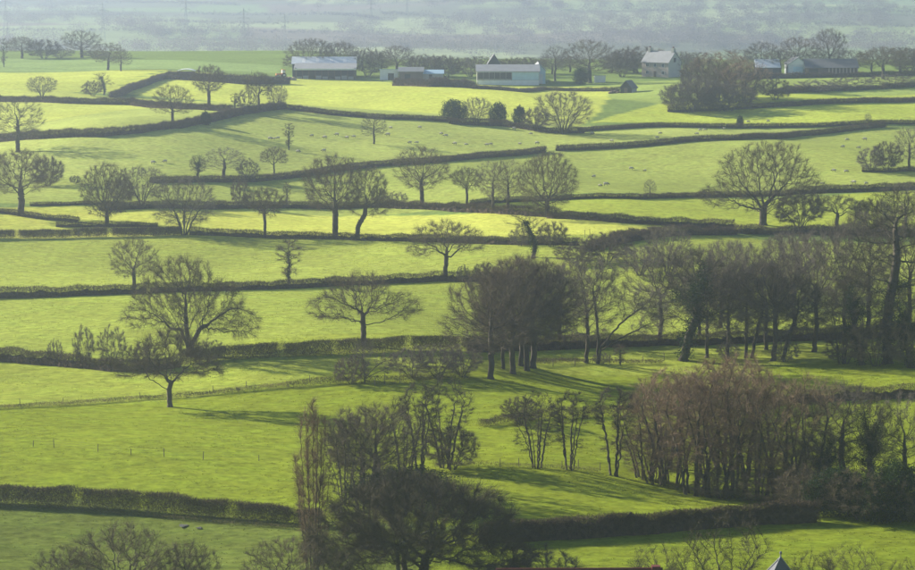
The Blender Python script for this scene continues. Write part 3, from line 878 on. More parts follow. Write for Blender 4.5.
 ('ivy_tree', 862, 365, 270, 66, 'ivied trees crowding left of the tallest right-hand tree', {}),
 ('alder', 842, 364, 282, 46, 'thin stems at the left end of the ivied thicket', {}),
 ('ivy_tree', 912, 368, 290, 74, 'ivied tree cut by the right edge', {}),
 ('bush', 876, 366, 318, 60, 'twiggy undergrowth round the tallest right-hand tree', {}),
 ('bush', 845, 364, 332, 40, 'undergrowth at the left end of the ivied thicket', {}),
 ('bush', 910, 368, 322, 44, 'undergrowth at the right edge of the wood', {}),
 ('slim', 620, 365, 344, 14, 'short broken sapling on the bank right of the stand', {}),
 ('bush_pale', 602, 364, 352, 20, 'tangle round the foot of the sweeping tree', {}),
 ('bush_pale', 728, 361, 340, 24, 'tangle round the foot of the bushy-footed tree', {}),
 ('bush_pale', 785, 362, 340, 30, 'tangle round the foot of the split trunks', {}),
 # lower ground
 ('bush', 352, 384, 355, 40, 'rounded thicket below the wide oak', {'rz': 1.0}),
 ('sweep', 364, 384, 340, 46, 'slanting bare stems right of the rounded thicket', {'rz': 0.0}),
 ('bush_pale', 412, 378, 345, 46, 'scrub along the ditch, left of the stand', {}),
 ('bush_pale', 438, 377, 342, 50, 'scrub along the ditch, middle', {}),
 ('bush_pale', 462, 376, 343, 44, 'scrub along the ditch, next to the stand', {}),
 ('alder', 446, 468, 376, 70, 'airy many-stemmed tree above the dark thicket', {}),
 ('alder_slim', 420, 470, 382, 44, 'airy slender tree left of the many-stemmed one', {}),
 ('bush', 452, 470, 425, 60, 'brown bushes at the foot of the airy trees', {}),
 ('tall_round', 376, 500, 402, 104, 'fan-shaped tree behind the poplar', {}),
 ('alder', 345, 505, 420, 50, 'bare tree just right of the poplar', {}),
 ('alder', 537, 468, 390, 62, 'group of stems spreading from one foot, below the stand', {}),
 ('alder_slim', 570, 470, 390, 40, 'pair of upright stems right of the spreading stems', {}),
 ('alder_slim', 614, 476, 386, 44, 'upright dark stems left of the russet copse', {}),
 ('bush', 520, 424, 396, 40, 'brown brambles at the end of the low hedge', {}),
 # russet copse
 ('willow', 645, 479, 392, 70, 'russet copse tree at the left end', {}),
 ('willow', 672, 486, 366, 84, 'russet copse tree second from the left', {}),
 ('willow_tall', 694, 495, 372, 80, 'russet copse tree with clean stems above the bank', {}),
 ('willow', 715, 497, 364, 84, 'russet copse tree in the middle front', {}),
 ('willow_tall', 737, 497, 352, 80, 'russet copse tree with dark stems right of the middle', {}),
 ('willow', 758, 500, 370, 88, 'russet copse tree over the dark hollow', {}),
 ('willow_tall', 782, 501, 380, 84, 'russet copse tree third from the right', {}),
 ('willow', 806, 503, 372, 84, 'russet copse tree beside the straight thick trunk', {}),
 ('willow_tall', 725, 470, 358, 90, 'russet copse tree at the back', {}),
 ('willow_tall', 664, 468, 372, 70, 'russet copse tree at the back left', {}),
 ('ash', 842, 496, 380, 92, 'open-branched tree right of the russet copse', {}),
 ('ivy_tree', 876, 508, 396, 74, 'ivy-laden tree in the dark thicket at right', {}),
 ('ash', 903, 506, 392, 70, 'bare branched tree at the right edge above the thicket', {}),
 ('ivy_tree', 818, 508, 430, 62, 'ivied stump tree at the copse end', {}),
 ('ivy_mound', 840, 516, 462, 90, 'dark ivy mound at the left of the thicket', {}),
 ('ivy_mound', 893, 520, 455, 96, 'dark ivy mound in the right corner thicket', {}),
 ('bush', 862, 520, 468, 80, 'tangled dark scrub between the ivy mounds', {}),
 ('bush', 808, 514, 466, 70, 'tangled scrub where the hedge meets the thicket', {}),
 ('bush', 912, 522, 474, 60, 'tangled scrub at the right edge of the thicket', {}),
 ('bush', 722, 499, 465, 60, 'dark undergrowth under the russet copse', {}),
 ('bush', 770, 503, 468, 70, 'dark undergrowth in the copse hollow', {}),
 # foreground
 ('poplar', 313, 585, 397, 42, 'tall narrow poplar-like tree with many upright stems', {'rz': 0.0}),
 ('ivy_mound', 402, 502, 462, 130, 'black-green ivy mass in the middle foreground', {'rz': 0.0}),
 ('alder', 365, 545, 452, 80, 'leafy brown tree under the ivy mass', {}),
 ('low_oak', 420, 596, 470, 216, 'broad low tree with dense reddish twigs in the foreground', {'rz': 0.0}),
 ('oak_wide', 405, 590, 505, 120, 'dark twiggy tree at the left of the broad low one', {}),
 ('oak_wide', 128, 625, 521, 150, 'bare crown rising from the bottom edge at left', {'rz': 0.6}),
 ('oak', 70, 625, 545, 80, 'smaller crown left of the bottom-edge one', {}),
 ('oak', 190, 625, 540, 70, 'dark twig tops right of the bottom-edge crown', {}),
 ('oak', 282, 620, 536, 84, 'bare crown at the bottom edge left of the poplar', {}),
 ('alder', 335, 620, 540, 50, 'thin branches at the foot of the poplar', {}),
 ('sapling', 727, 602, 510, 90, 'leggy sapling with upright whips at the bottom edge', {'rz': 0.0}),
 ('sapling', 655, 602, 542, 60, 'sparse whips at the bottom edge above the red ridge', {}),
 ('sapling', 690, 602, 546, 50, 'thin whips left of the leggy sapling', {}),
 ('sapling', 848, 600, 544, 66, 'whips rising right of the slate roof', {}),
 ('sapling', 812, 600, 550, 50, 'thin whips just behind the slate roof', {}),
 ('sapling', 905, 600, 558, 40, 'short whips in the bottom right corner', {}),
 ('bush_pale', 545, 600, 545, 80, 'twiggy shrub over the red roof ridge', {}),
]
TREES += [
 ('wood_tree', 720, 328, 238, 70, 'grey crown filling the left back of the wood', {}),
 ('wood_tree', 795, 330, 228, 74, 'grey crown left of the heavy dark trunk, set back', {}),
 ('wood_tree', 868, 335, 205, 80, 'grey crown just left of the tallest right-hand tree', {}),
 ('wood_tree', 908, 338, 200, 76, 'grey crown at the right edge beside the tallest tree', {}),
 ('willow', 655, 484, 428, 70, 'low russet scrub at the left foot of the copse', {}),
 ('willow', 790, 503, 436, 76, 'low russet scrub at the right foot of the copse', {}),
 ('tall_round', 362, 500, 412, 70, 'bare crown between the poplar and the fan-shaped tree', {}),
 ('alder', 404, 488, 394, 60, 'stems rising between the fan-shaped and the airy tree', {}),
 ('bush', 706, 100, 58, 58, 'dense brown heart of the thicket right of the farmhouse', {}),
 ('bush', 733, 103, 62, 58, 'dense brown right side of the thicket below the barns', {}),
 ('bush', 690, 112, 82, 56, 'dense grey scrub at the front left of the thicket', {}),
 ('bush', 728, 111, 84, 60, 'dense grey scrub at the front right of the thicket', {}),
 ('beech', 560, 340, 262, 66, 'bare crown between the dense stand and the straight tree', {}),
]
for k, x, yb, yt, w, lab, op in TREES:
    place(k, x, yb, yt, w, lab, **op)

BELT = ['in the gap right of the open-fronted barn', 'just left of the small white shed', 'above the brown shed roof', 'above the low pale blue shed', 'right of the low pale blue shed', 'left of the steep dark roof', 'above the left half of the large blue barn', 'above the right half of the large blue barn', 'right of the pale blue gable end', "under the paddock tree's left side", 'between paddock tree and farmhouse', "touching the farmhouse's left side", "at the farmhouse's right side", 'between farmhouse and russet thicket', 'behind the russet thicket', 'right of the grey-roofed barn', 'above the white gabled barn', 'above the long dark barn', "at the long dark barn's right end", 'at the upper right, last of the belt']
for bl, (px, yt, w, k) in zip(BELT, [(362, 50, 34, 'wood_tree'), (382, 52, 30, 'beech'), (415, 55, 36, 'wood_tree'), (436, 56, 34, 'beech'), (458, 57, 32, 'wood_tree'), (480, 56, 34, 'beech'),
                     (503, 58, 36, 'wood_tree'), (530, 57, 34, 'beech'), (552, 54, 34, 'wood_tree'), (570, 56, 32, 'beech'), (612, 55, 34, 'wood_tree'), (634, 52, 34, 'beech'),
                     (676, 50, 36, 'wood_tree'), (698, 52, 36, 'beech'), (740, 48, 40, 'wood_tree'), (780, 50, 38, 'beech'), (812, 50, 36, 'wood_tree'), (850, 50, 38, 'beech'), (872, 52, 34, 'wood_tree'), (900, 47, 40, 'beech')]):
    place(k, px, 74, yt, w, 'hazy bare tree of the far belt ' + bl, dist=1000 + (px * 7 % 13), group='belt of hazy trees behind the farm')
# a pale dead limb lying across the foreground tree
p = hit(438, 584)
dl = MB()
pts = [Vector(at(360, 548, p[1] - 3.2)), Vector(at(397, 545, p[1] - 3.6)), Vector(at(418, 536, p[1] - 3.4)), Vector(at(438, 527, p[1] - 3.0))]
for a, b, r in zip(pts, pts[1:], (.16, .13, .09)):
    dl.tube(a, b, r, r * .75, 7)
dl.tube(pts[1], at(408, 556, p[1] - 3.2), .08, .05, 6)
dl.tube(pts[1], (pts[1].x + .2, pts[1].y, float(T(pts[1].x, pts[1].y)) - .1), .17, .2, 7)
M['dead'] = mat('dead_wood', noisy((.16, .16, .14), (.30, .30, .27), 4, bump=.02))
tag(dl.build('dead_trunk', M['dead'], None, True), 'pale dead limb in front of the broad low foreground tree', 'dead tree')
# ------------------------------------------------------------------ hedges
def hedge(name, pxs, h, wdt, label, seed, dens=1.0, leafk=1.0, mats=('hedge_twig', 'hedge_leaf'), ragged=.25, lean=0.0, cat='hedge', gaps=.0, core=.5):
    g = np.random.default_rng(seed)
    W = np.array([hit(*p) for p in pxs])
    seg = np.linalg.norm(np.diff(W[:, :2], axis=0), axis=1)
    cum = np.concatenate([[0], np.cumsum(seg)])
    L = cum[-1]
    md = W[:, 1].mean()
    if md > 450: h *= .84; wdt *= .75
    fine = np.clip(430 / md, .35, 1.15)                     # nearer hedges carry finer twigs
    n = int(L * 520 * dens * fine * h / 1.7)
    def along(s):
        x = np.interp(s, cum, W[:, 0]); y = np.interp(s, cum, W[:, 1])
        return x, y
    ph = g.uniform(0, 6, 6)
    def prof(s):                                            # uneven top and thin places
        return 1 + ragged * (.45 * np.sin(s / 2.3 + ph[0]) * np.sin(s / 5.1 + ph[1]) + .3 * np.sin(s / .9 + ph[2]) + .35 * np.sin(s / 11 + ph[3]))
    def thick(s):
        return 1 + .3 * np.sin(s / 1.7 + ph[4]) * np.sin(s / 4.3 + ph[5])
    s = g.random(n) * L
    if gaps:
        keep = (np.sin(s / 1.3 + ph[2]) + np.sin(s / .53 + ph[3]) + g.normal(size=n) * .5) > -2 + gaps * 2
        s = s[keep]; n = len(s)
    x, y = along(s)
    dx = np.interp(s + .3, cum, W[:, 0]) - np.interp(s - .3, cum, W[:, 0])
    dy = np.interp(s + .3, cum, W[:, 1]) - np.interp(s - .3, cum, W[:, 1])
    nl = np.hypot(dx, dy) + 1e-6
    nx, ny = -dy / nl, dx / nl
    t = g.random(n) ** .7
    off = g.normal(size=n) * .30 * wdt * thick(s) * (1.05 - .35 * t)
    hh = h * prof(s) * t
    X = x + nx * off; Y = y + ny * off
    P = np.stack([X, Y, T(X, Y) + hh], 1)
    D = unit(np.stack([nx * off * .5, ny * off * .5, np.full(n, .55)], 1) + g.normal(size=(n, 3)) * .5)
    sc = 1 / fine
    L1 = g.uniform(.18, .5, n) * min(sc, 1.9) * (h / 1.7) ** .4
    parts = [slivers(P, D, L1, np.full(n, .035 * min(sc, 2.2)), g)]
    nt = n
    m = int(n * .75 * leafk)
    if m:
        q = g.integers(0, n, m)
        parts.append(leaves(P[q] + g.normal(size=(m, 3)) * .08, g.uniform(.035, .075, m) * min(sc, 2.4), g))
    na = sum(len(q[1]) for q in parts)
    if core:                                                # the tangled heart of the hedge
        sv = np.arange(0, L, .6); m_ = len(sv); NS = 9
        cx_, cy_ = along(sv)
        ddx = np.interp(sv + .3, cum, W[:, 0]) - np.interp(sv - .3, cum, W[:, 0]); ddy = np.interp(sv + .3, cum, W[:, 1]) - np.interp(sv - .3, cum, W[:, 1])
        q_ = np.hypot(ddx, ddy) + 1e-6; px_, py_ = -ddy / q_, ddx / q_
        th = np.linspace(0, np.pi, NS)
        rr = (.36 * wdt * thick(sv))[:, None] * (1 + .22 * g.normal(size=(m_, NS)))
        zz = (h * prof(sv))[:, None] * core * np.sin(th)[None, :] ** .6 * (1 + .2 * g.normal(size=(m_, NS)))
        ox = np.cos(th)[None, :] * rr
        XX = cx_[:, None] + px_[:, None] * ox; YY = cy_[:, None] + py_[:, None] * ox
        ZZ = T(XX, YY) + np.maximum(zz, -.05) - .05
        ii = np.arange(m_ * NS).reshape(m_, NS)
        a_, b_, c_, d_ = ii[:-1, :-1], ii[:-1, 1:], ii[1:, 1:], ii[1:, :-1]
        ff = np.concatenate([np.stack([a_, b_, c_], -1).reshape(-1, 3), np.stack([a_, c_, d_], -1).reshape(-1, 3)])
        parts.append((np.stack([XX, YY, ZZ], -1).reshape(-1, 3), ff))
    V, f = join(parts)
    mi = np.zeros(len(f), int); mi[nt:] = 1; mi[na:] = 2
    o = mk(name, V, f, [M[mats[0]], M[mats[1]], M['hedge_core']], None, midx=mi)
    return tag(o, label, cat)

HEDGES = [
 ([(-40, 501), (0, 503), (40, 505), (100, 508), (150, 512), (200, 517), (250, 521), (320, 527)], 1.75, 1.3, 'near clipped hedge with gaps below the left slope', dict(gaps=.08, ragged=.2, core=0, dens=2.2)),
 ([(480, 544), (560, 539), (640, 534), (700, 529), (760, 524), (820, 522)], 2.0, 1.6, 'near dark clipped hedge above the bottom right field', dict(ragged=.14, dens=1.7, core=.78)),
 ([(-40, 360), (0, 361), (60, 366), (110, 371), (150, 372), (182, 366)], 1.65, 1.5, 'dark hedge dipping under the sprawling oak at left', dict(dens=1.3)),
 ([(182, 364), (220, 360), (300, 356), (380, 353), (470, 351)], 1.75, 1.5, 'see-through clipped hedge behind the wide oak trunk', dict(gaps=.15, ragged=.12, core=0, dens=2)),
 ([(470, 352), (540, 350), (600, 347), (660, 345), (740, 343), (820, 340), (930, 337)], 1.7, 1.6, 'hedge running behind the dense stand and the wood', dict(dens=1.3)),
 ([(-40, 299), (0, 298), (100, 295), (150, 293)], 1.6, 1.5, 'rough hedge left of the compact round oak', {}),
 ([(150, 293), (220, 291), (300, 288), (345, 285), (400, 283), (440, 281), (500, 281)], 1.6, 1.6, 'rough hedge from the compact oak to the flat-headed oak', {}),
 ([(-40, 238), (0, 238), (100, 237), (182, 235)], 1.75, 1.4, 'gappy hedge below the broad oval tree', dict(gaps=.25, ragged=.12, core=0, dens=2)),
 ([(190, 235), (270, 238), (330, 239), (400, 241), (480, 244), (530, 245), (580, 246)], 1.45, 1.4, 'hedge along the near side of the bright yellow field', {}),
 ([(56, 227), (100, 227), (158, 227)], 1.0, 1.2, 'short low hedge right behind the gappy one', {}),
 ([(-30, 211), (0, 213), (40, 219), (80, 222)], 1.2, 1.4, 'low hedge curving from the large dense tree', {}),
 ([(30, 206), (70, 205), (118, 204)], .8, 1.0, 'thin low hedge line left of the broad oval tree', {}),
 ([(100, 211), (200, 209), (290, 208), (370, 207)], 1.6, 2.0, 'dark hedge along the far side of the bright yellow field', {}),
 ([(370, 207), (430, 209), (490, 213), (560, 218)], 1.8, 2.6, 'brown bank hedge under the middle hedgerow trees', dict(ragged=.35)),
 ([(548, 218), (610, 222), (660, 225), (735, 230)], 1.7, 1.8, 'dark ragged hedge left of the great domed oak', dict(ragged=.4)),
 ([(735, 233), (800, 234), (860, 235), (935, 236)], 1.9, 2.6, 'roadside hedge under the great domed oak', dict(ragged=.4)),
 ([(590, 251), (620, 243), (660, 236), (735, 234)], 1.9, 3.0, 'broad brown bank hedge round the sunlit clearing', dict(ragged=.45)),
 ([(470, 205), (545, 201), (640, 199), (720, 197), (800, 194)], 1.15, 1.3, 'thin hedge crossing behind the great domed oak', {}),
 ([(800, 194), (860, 192), (935, 189)], 1.7, 1.6, 'thick clipped hedge at right of the great domed oak', {}),
 ([(556, 151), (600, 149), (660, 145), (740, 140), (800, 136), (850, 131), (886, 127)], 1.5, 1.6, 'clipped hedge slanting up to the right edge', dict(ragged=.08)),
 ([(578, 132), (620, 129), (660, 127), (740, 128), (820, 127), (935, 125)], 1.25, 1.4, 'long level hedge below the far pastures at right', dict(ragged=.1)),
 ([(150, 183), (200, 182), (250, 182), (300, 177), (340, 171), (375, 167), (430, 163), (480, 158), (546, 152)], 1.5, 1.8, 'long clipped hedge below the sheep field', dict(ragged=.1)),
 ([(284, 109), (330, 115), (380, 119), (450, 122)], 1.4, 1.6, 'hedge from the barn track corner to the evergreen copse', dict(ragged=.12)),
 ([(450, 124), (500, 126), (550, 133), (585, 133)], 1.6, 2.4, 'undergrowth hedge under the evergreen copse', dict(ragged=.4)),
 ([(-30, 144), (0, 142), (40, 139), (100, 137), (140, 133), (180, 128), (215, 121), (240, 115), (285, 109)], 2.0, 2.0, 'long curving hedge up the rolling left fields', {}),
 ([(-30, 101), (0, 102), (60, 103), (130, 105), (180, 109), (232, 112)], 1.8, 1.8, 'level dark hedge across the upper left fields', {}),
 ([(112, 98), (130, 91), (150, 84), (168, 78)], 2.0, 2.2, 'curved hedge climbing to the pale-roofed shed', {}),
 ([(168, 79), (200, 81), (240, 84), (290, 84)], 2.6, 2.6, 'tall dark hedge left of the farm track', {}),
 ([(395, 86), (430, 87), (474, 88)], 2.4, 3.0, 'bushy hedge in front of the brown and low sheds', dict(ragged=.5)),
 ([(474, 89), (545, 90), (620, 91)], 1.2, 2.2, 'low hedge in front of the large blue barn', dict(ragged=.3)),
 ([(668, 112), (720, 110), (800, 106), (860, 103), (935, 101)], 1.5, 1.6, 'straight hedge below the sloping right-hand field', dict(ragged=.12)),
 ([(735, 79), (800, 78), (860, 77), (935, 75)], 1.8, 2.0, 'dark hedge under the right-hand barns', {}),
 ([(770, 94), (830, 91), (880, 89), (935, 86)], 1.6, 3.0, 'brushy hedge on top of the sloping right-hand field', dict(ragged=.5)),
 ([(862, 172), (890, 172), (935, 170)], 1.0, 2.0, 'low dark hedge at the foot of the knoll thicket', {}),
 ([(480, 427), (520, 420), (560, 417), (600, 416), (640, 414)], 1.1, 1.8, 'brown bramble hedge below the dense stand', dict(ragged=.5)),
 ([(790, 402), (830, 401), (870, 399), (935, 397)], 1.5, 1.6, 'brown hedge right of the russet copse', dict(ragged=.3)),
 ([(530, 364), (580, 363), (640, 364), (664, 364)], .6, 1.0, 'dark bramble strip on the bank right of the stand', {}),  # low dark twigs added where the bank lies in shadow
 ([(140, 400), (180, 398), (220, 394), (240, 392)], .55, 1.2, 'low dead bracken strip under the slope oak', dict(leafk=2)),
 ([(286, 388), (330, 384), (400, 383), (470, 379)], .8, 1.4, 'low bramble strip along the ditch', dict(leafk=1.5)),
]
for i, (pxs, h, wd, lab, op) in enumerate(HEDGES):
    if 'strip' in lab or 'bramble' in lab: op['core'] = 0
    hedge('bramble_shade_strip' if 'strip' in lab else 'hedge', pxs, h, wd, lab, 100 + i, **op)
def rushes(pxs, h, wd, label, seed, dens=.8):
    o = hedge('rough_grass', pxs, h, wd, label, seed, dens=dens, leafk=.4, core=0, mats=('rough_grass', 'rough_grass'), cat='grass')
    tag(o, kind='stuff')
rushes([(-40, 411), (0, 409), (60, 406), (100, 403), (140, 400)], .5, 1.2, 'rough uncut grass along the field boundary at left', 201, 1.6)
rushes([(236, 392), (262, 390), (288, 387)], .6, 1.2, 'rough green rushes in the ditch left of the brambles', 202, 1.6)
rushes([(640, 482), (665, 487), (690, 494), (720, 499), (780, 505)], .6, 1.4, 'rough grass on the bank below the russet copse', 203, 1.4)
rushes([(455, 466), (500, 467), (540, 469), (600, 473)], .4, 1.0, 'rough grass along the ditch below the stand', 204, 1.2)
rushes([(-40, 507), (60, 510), (150, 517), (320, 531)], .35, .9, 'rough grass at the foot of the near left hedge', 205, 1.2)
# ------------------------------------------------------------------ farm
def paint(name, c, v=.08, rough=.7, scale=.6):
    M[name] = mat(name, noisy(tuple(x * (1 - v) for x in c), tuple(min(1, x * (1 + v)) for x in c), scale, rough=rough))
paint('sheet_pale', (.62, .67, .70)); paint('sheet_blue', (.46, .64, .76)); paint('sheet_white', (.78, .80, .80))
paint('roof_grey', (.27, .28, .29)); paint('roof_dark', (.14, .145, .15)); paint('cladding_dark', (.06, .06, .055)); paint('cladding_brown', (.17, .13, .10))
paint('render_pale', (.42, .42, .39)); paint('render_pink', (.46, .39, .35)); paint('concrete', (.38, .38, .36)); paint('timber', (.12, .09, .06)); paint('glass_dark', (.03, .035, .04), rough=.2)
paint('roof_tile', (.11, .036, .034)); paint('slate', (.11, .115, .13)); paint('earth', (.38, .29, .18)); paint('orange', (.5, .2, .07), rough=.4); paint('tyre', (.02, .02, .02))
paint('wool', (.48, .44, .37)); paint('sheep_face', (.05, .045, .04)); paint('lead', (.16, .17, .18))

def site(x, y, rz=0.0):
    p = hit(x, y)
    return p, p[1] / F            # place and metres per photo pixel
def gable(e, w, d, h, rise, wall, roof, over=.35, along='x', roof_t=.18, name='wall'):
    """walls with gables and a two-sided roof; w along x, d along y, front at y = 0"""
    m = MB()
    if along == 'x':
        m.extr([(0, 0), (d, 0), (d, h), (d / 2, h + rise), (0, h)], 'x', -w / 2, w / 2)
        m.build(name, M[wall], e)
        sl = rise / (d / 2)
        for s, nm in ((0, 'roof'), (1, 'roof')):
            y0, y1 = (-over, d / 2) if s == 0 else (d + over, d / 2)
            z0 = h - over * sl
            MB().extr([(y0, z0 + .03), (y1, h + rise + .03), (y1, h + rise + roof_t), (y0, z0 + roof_t)], 'x', -w / 2 - over, w / 2 + over).build(nm, M[roof], e)
    else:
        m.extr([(-w / 2, 0), (w / 2, 0), (w / 2, h), (0, h + rise), (-w / 2, h)], 'y', 0, d)
        m.build(name, M[wall], e)
        sl = rise / (w / 2)
        for s in (-1, 1):
            x0 = s * (w / 2 + over); z0 = h - over * sl
            MB().extr([(x0, z0 + .03), (0, h + rise + .03), (0, h + rise + roof_t), (x0, z0 + roof_t)], 'y', -over, d + over).build('roof', M[roof], e)
def part(e, name, m, x0, x1, y0, y1, z0, z1):
    return MB().box(x0, x1, y0, y1, z0, z1).build(name, M[m], e)
def bld(name, px, py, label, rz=0.0, cat='barn'):
    p, s = site(px, py)
    e = empty(name, (p[0], p[1], p[2] - .15), rz)
    tag(e, label, cat)
    return e, s

# open-fronted barn with a pale roof, and the lean-to in front of it
e, s = bld('open_barn', 325, 79.5, 'long open-fronted barn with a pale roof at the left of the farm')
w = 60 * s
part(e, 'rear_wall', 'cladding_dark', -w / 2, w / 2, 7.6, 7.8, 0, 4.2)
part(e, 'end_wall', 'cladding_dark', -w / 2, -w / 2 + .2, .3, 7.6, 0, 3.9)
part(e, 'end_wall', 'cladding_dark', w / 2 - .2, w / 2, .3, 7.6, 0, 3.9)
for i in range(10):
    x = -w / 2 + .35 + (w - .7) * i / 9
    part(e, 'post', 'timber', x - .12, x + .12, 0, .24, 0, 3.3)
for i in range(9):
    x0 = -w / 2 + .5 + (w - .7) * i / 9
    if i not in (2, 5):
        part(e, 'feed_barrier', 'roof_grey', x0, x0 + (w - .7) / 9 - .3, .05, .15, .2, 1.1 + .3 * (i % 2))
MB().extr([(-.5, 3.3), (8.1, 4.9), (8.1, 5.1), (-.5, 3.5)], 'x', -w / 2 - .4, w / 2 + .4).build('roof', M['roof_grey'], e)
part(e, 'fascia', 'sheet_pale', -w / 2 - .4, w / 2 + .4, -.62, -.52, 3.2, 3.65)
e, s = bld('pale_barn', 324, 77.5, 'pale sheeted barn roof showing above the open-fronted barn')
w = 63 * s
gable(e, w, 9, 4.6, 2.0, 'cladding_dark', 'sheet_pale')
part(e, 'gable_sheet', 'sheet_blue', -w / 2 - .05, -w / 2 - .01, .2, 8.8, 0, 4.5)
for i in range(4):
    x = -w / 2 + w * (i + .7) / 4.6
    MB().extr([(.5, 4.95), (3.5, 6.27), (3.5, 6.35), (.5, 5.03)], 'x', x, x + 1.1).build('rooflight', M['sheet_white'], e)
# white shed with a dark doorway
e, s = bld('white_shed', 389, 80, 'small white shed with a dark doorway', cat='shed')
w = 18 * s
MB().extr([(0, 0), (5, 0), (5, 2.9), (0, 3.5)], 'x', -w / 2, w / 2).build('wall', M['sheet_white'], e)
part(e, 'door', 'cladding_dark', -.3, 1.6, -.05, .0, .1, 2.3)
MB().extr([(-.25, 3.56), (5.2, 2.92), (5.2, 3.04), (-.25, 3.68)], 'x', -w / 2 - .2, w / 2 + .2).build('roof', M['sheet_blue'], e)
e, s = bld('brown_shed', 411, 80.5, 'brown timber shed right of the small white shed', cat='shed')
w = 24 * s
gable(e, w, 6, 3.0, 1.2, 'cladding_brown', 'roof_grey')
part(e, 'door', 'cladding_dark', -2, -.2, -.06, 0, .1, 2.2)
e, s = bld('low_shed', 432, 80, 'low shed with a pale blue roof behind the bushes', cat='shed')
gable(e, 22 * s, 5, 2.2, 1.0, 'concrete', 'sheet_blue')
part(e, 'door', 'cladding_dark', -1, 0, -.05, 0, .1, 1.9)
# the blue barn
e, s = bld('blue_barn', 508, 85, 'large barn with pale blue and dark wall sheets, centre of the farm')
w = 62 * s
gable(e, w, 12, 4.4, 1.8, 'concrete', 'roof_grey')
part(e, 'wall_sheet', 'cladding_dark', -w / 2 + .1, 1.2, -.08, -.01, 2.0, 4.2)
part(e, 'wall_sheet', 'sheet_blue', 1.3, w / 2 - .1, -.10, -.01, 1.7, 4.2)
part(e, 'block_wall', 'sheet_white', -w / 2, w / 2 - .02, -.12, -.01, .0, 1.6)
for i in range(7):
    x = -w / 2 + .2 + (w / 2 + .8) * i / 6
    part(e, 'post', 'roof_grey', x, x + .15, -.16, -.09, 1.6, 4.3)
part(e, 'gutter', 'sheet_pale', -w / 2 - .3, w / 2 + .3, -.52, -.40, 4.12, 4.25)
e, s = bld('gabled_barn', 539, 83.8, 'pale blue gable end standing at the right of the large barn')
gable(e, 13 * s, 16, 4.4, 2.0, 'sheet_blue', 'roof_grey', along='y')
part(e, 'door', 'sheet_pale', -1.2, 1.2, -.06, 0, .1, 3.2)
e, s = bld('dark_roofed_barn', 494, 78.5, 'steep dark roof peeping over the large blue barn')
gable(e, 12 * s, 9, 5.0, 2.8, 'cladding_dark', 'roof_dark', along='y')
part(e, 'door', 'cladding_brown', -1, 1, -.06, 0, .1, 2.8)
# farmhouse
e, s = bld('farmhouse', 655, 77, 'stone farmhouse with a pink front and pale gable end', rz=R(-38), cat='house')
gable(e, 10.5, 7.4, 5.0, 3.4, 'render_pink', 'roof_grey', over=.3)
MB().extr([(.02, 0), (7.38, 0), (7.38, 5.0), (3.7, 8.33), (.02, 5.0)], 'x', 5.25, 5.29).build('gable_wall', M['render_pale'], e)
for x in (-5.0, 4.2):
    c = part(e, 'chimney', 'render_pale', x, x + .9, 3.1, 4.3, 7.4, 9.6)
    MB().tube((x + .3, 3.7, 9.6), (x + .3, 3.7, 10.05), .15).build('chimney_pot', M['roof_tile'], e)
    MB().tube((x + .65, 3.7, 9.6), (x + .65, 3.7, 10.05), .15).build('chimney_pot', M['roof_tile'], e)
for x in (-3.6, -.6, 2.6):
    for z in (1.0, 3.4):
        if x == -.6 and z == 1.0: continue
        f = part(e, 'window', 'sheet_white', x, x + 1.1, -.05, -.01, z, z + 1.2)
        part(f, 'pane', 'glass_dark', x + .1, x + .5, -.07, -.055, z + .1, z + 1.1)
        part(f, 'pane', 'glass_dark', x + .6, x + 1.0, -.07, -.055, z + .1, z + 1.1)
part(e, 'door', 'timber', -.5, .45, -.06, -.01, .1, 2.1)
f = part(e, 'window', 'glass_dark', 5.30, 5.33, 2.9, 4.3, 5.0, 6.4)
e, s = bld('field_shelter', 600, 82.5, 'small white field shelter beside the paddock tree', cat='shed')
w = 11 * s
MB().extr([(0, 0), (3, 0), (3, 1.9), (0, 2.3)], 'x', -w / 2, w / 2).build('wall', M['sheet_white'], e)
MB().extr([(-.2, 2.34), (3.2, 1.93), (3.2, 2.0), (-.2, 2.42)], 'x', -w / 2 - .15, w / 2 + .15).build('roof', M['sheet_white'], e)
part(e, 'door', 'cladding_dark', -w / 2 - .03, -w / 2 - .005, .4, 2.4, .1, 1.8)
e, s = bld('stone_hut', 626, 93, 'dark gabled hut at the paddock corner', cat='shed', rz=R(-25))
gable(e, 3.6, 4.2, 1.8, 1.9, 'cladding_dark', 'roof_dark', along='y')
part(e, 'end_sheet', 'concrete', 1.81, 1.84, .2, 4.0, 0, 1.7)
part(e, 'door', 'cladding_brown', -.6, .5, -.05, 0, .1, 1.7)
# right-hand barns
e, s = bld('grey_barn', 768, 76, 'barn with a pale grey roof at right')
gable(e, 23 * s, 9, 3.0, 2.4, 'cladding_dark', 'sheet_pale')
part(e, 'door', 'cladding_brown', -1.5, 1.5, -.06, 0, .1, 2.6)
e, s = bld('white_gabled_barn', 798, 76, 'barn with a bright white gable between two right-hand roofs')
gable(e, 19 * s, 12, 4.0, 2.2, 'sheet_pale', 'roof_grey', along='y')
MB().extr([(-2.6, 3.9), (2.6, 3.9), (0, 5.85)], 'y', -.05, -.01).build('gable_sheet', M['sheet_white'], e)
part(e, 'door', 'sheet_blue', -1.6, 1.6, -.06, 0, .1, 3.2)
part(e, 'lower_wall', 'roof_grey', 1.7, 3.0, -.06, -.01, .1, 2.4)
e, s = bld('long_barn', 832, 76.5, 'long dark-roofed barn with brown timber bays at right')
w = 52 * s
gable(e, w, 13, 3.0, 2.6, 'cladding_brown', 'roof_dark')
for i in range(9):
    x = -1 + (w / 2 + .8) * i / 8
    part(e, 'post', 'render_pink', x - .18, x + .18, -.12, -.01, 0, 2.9)
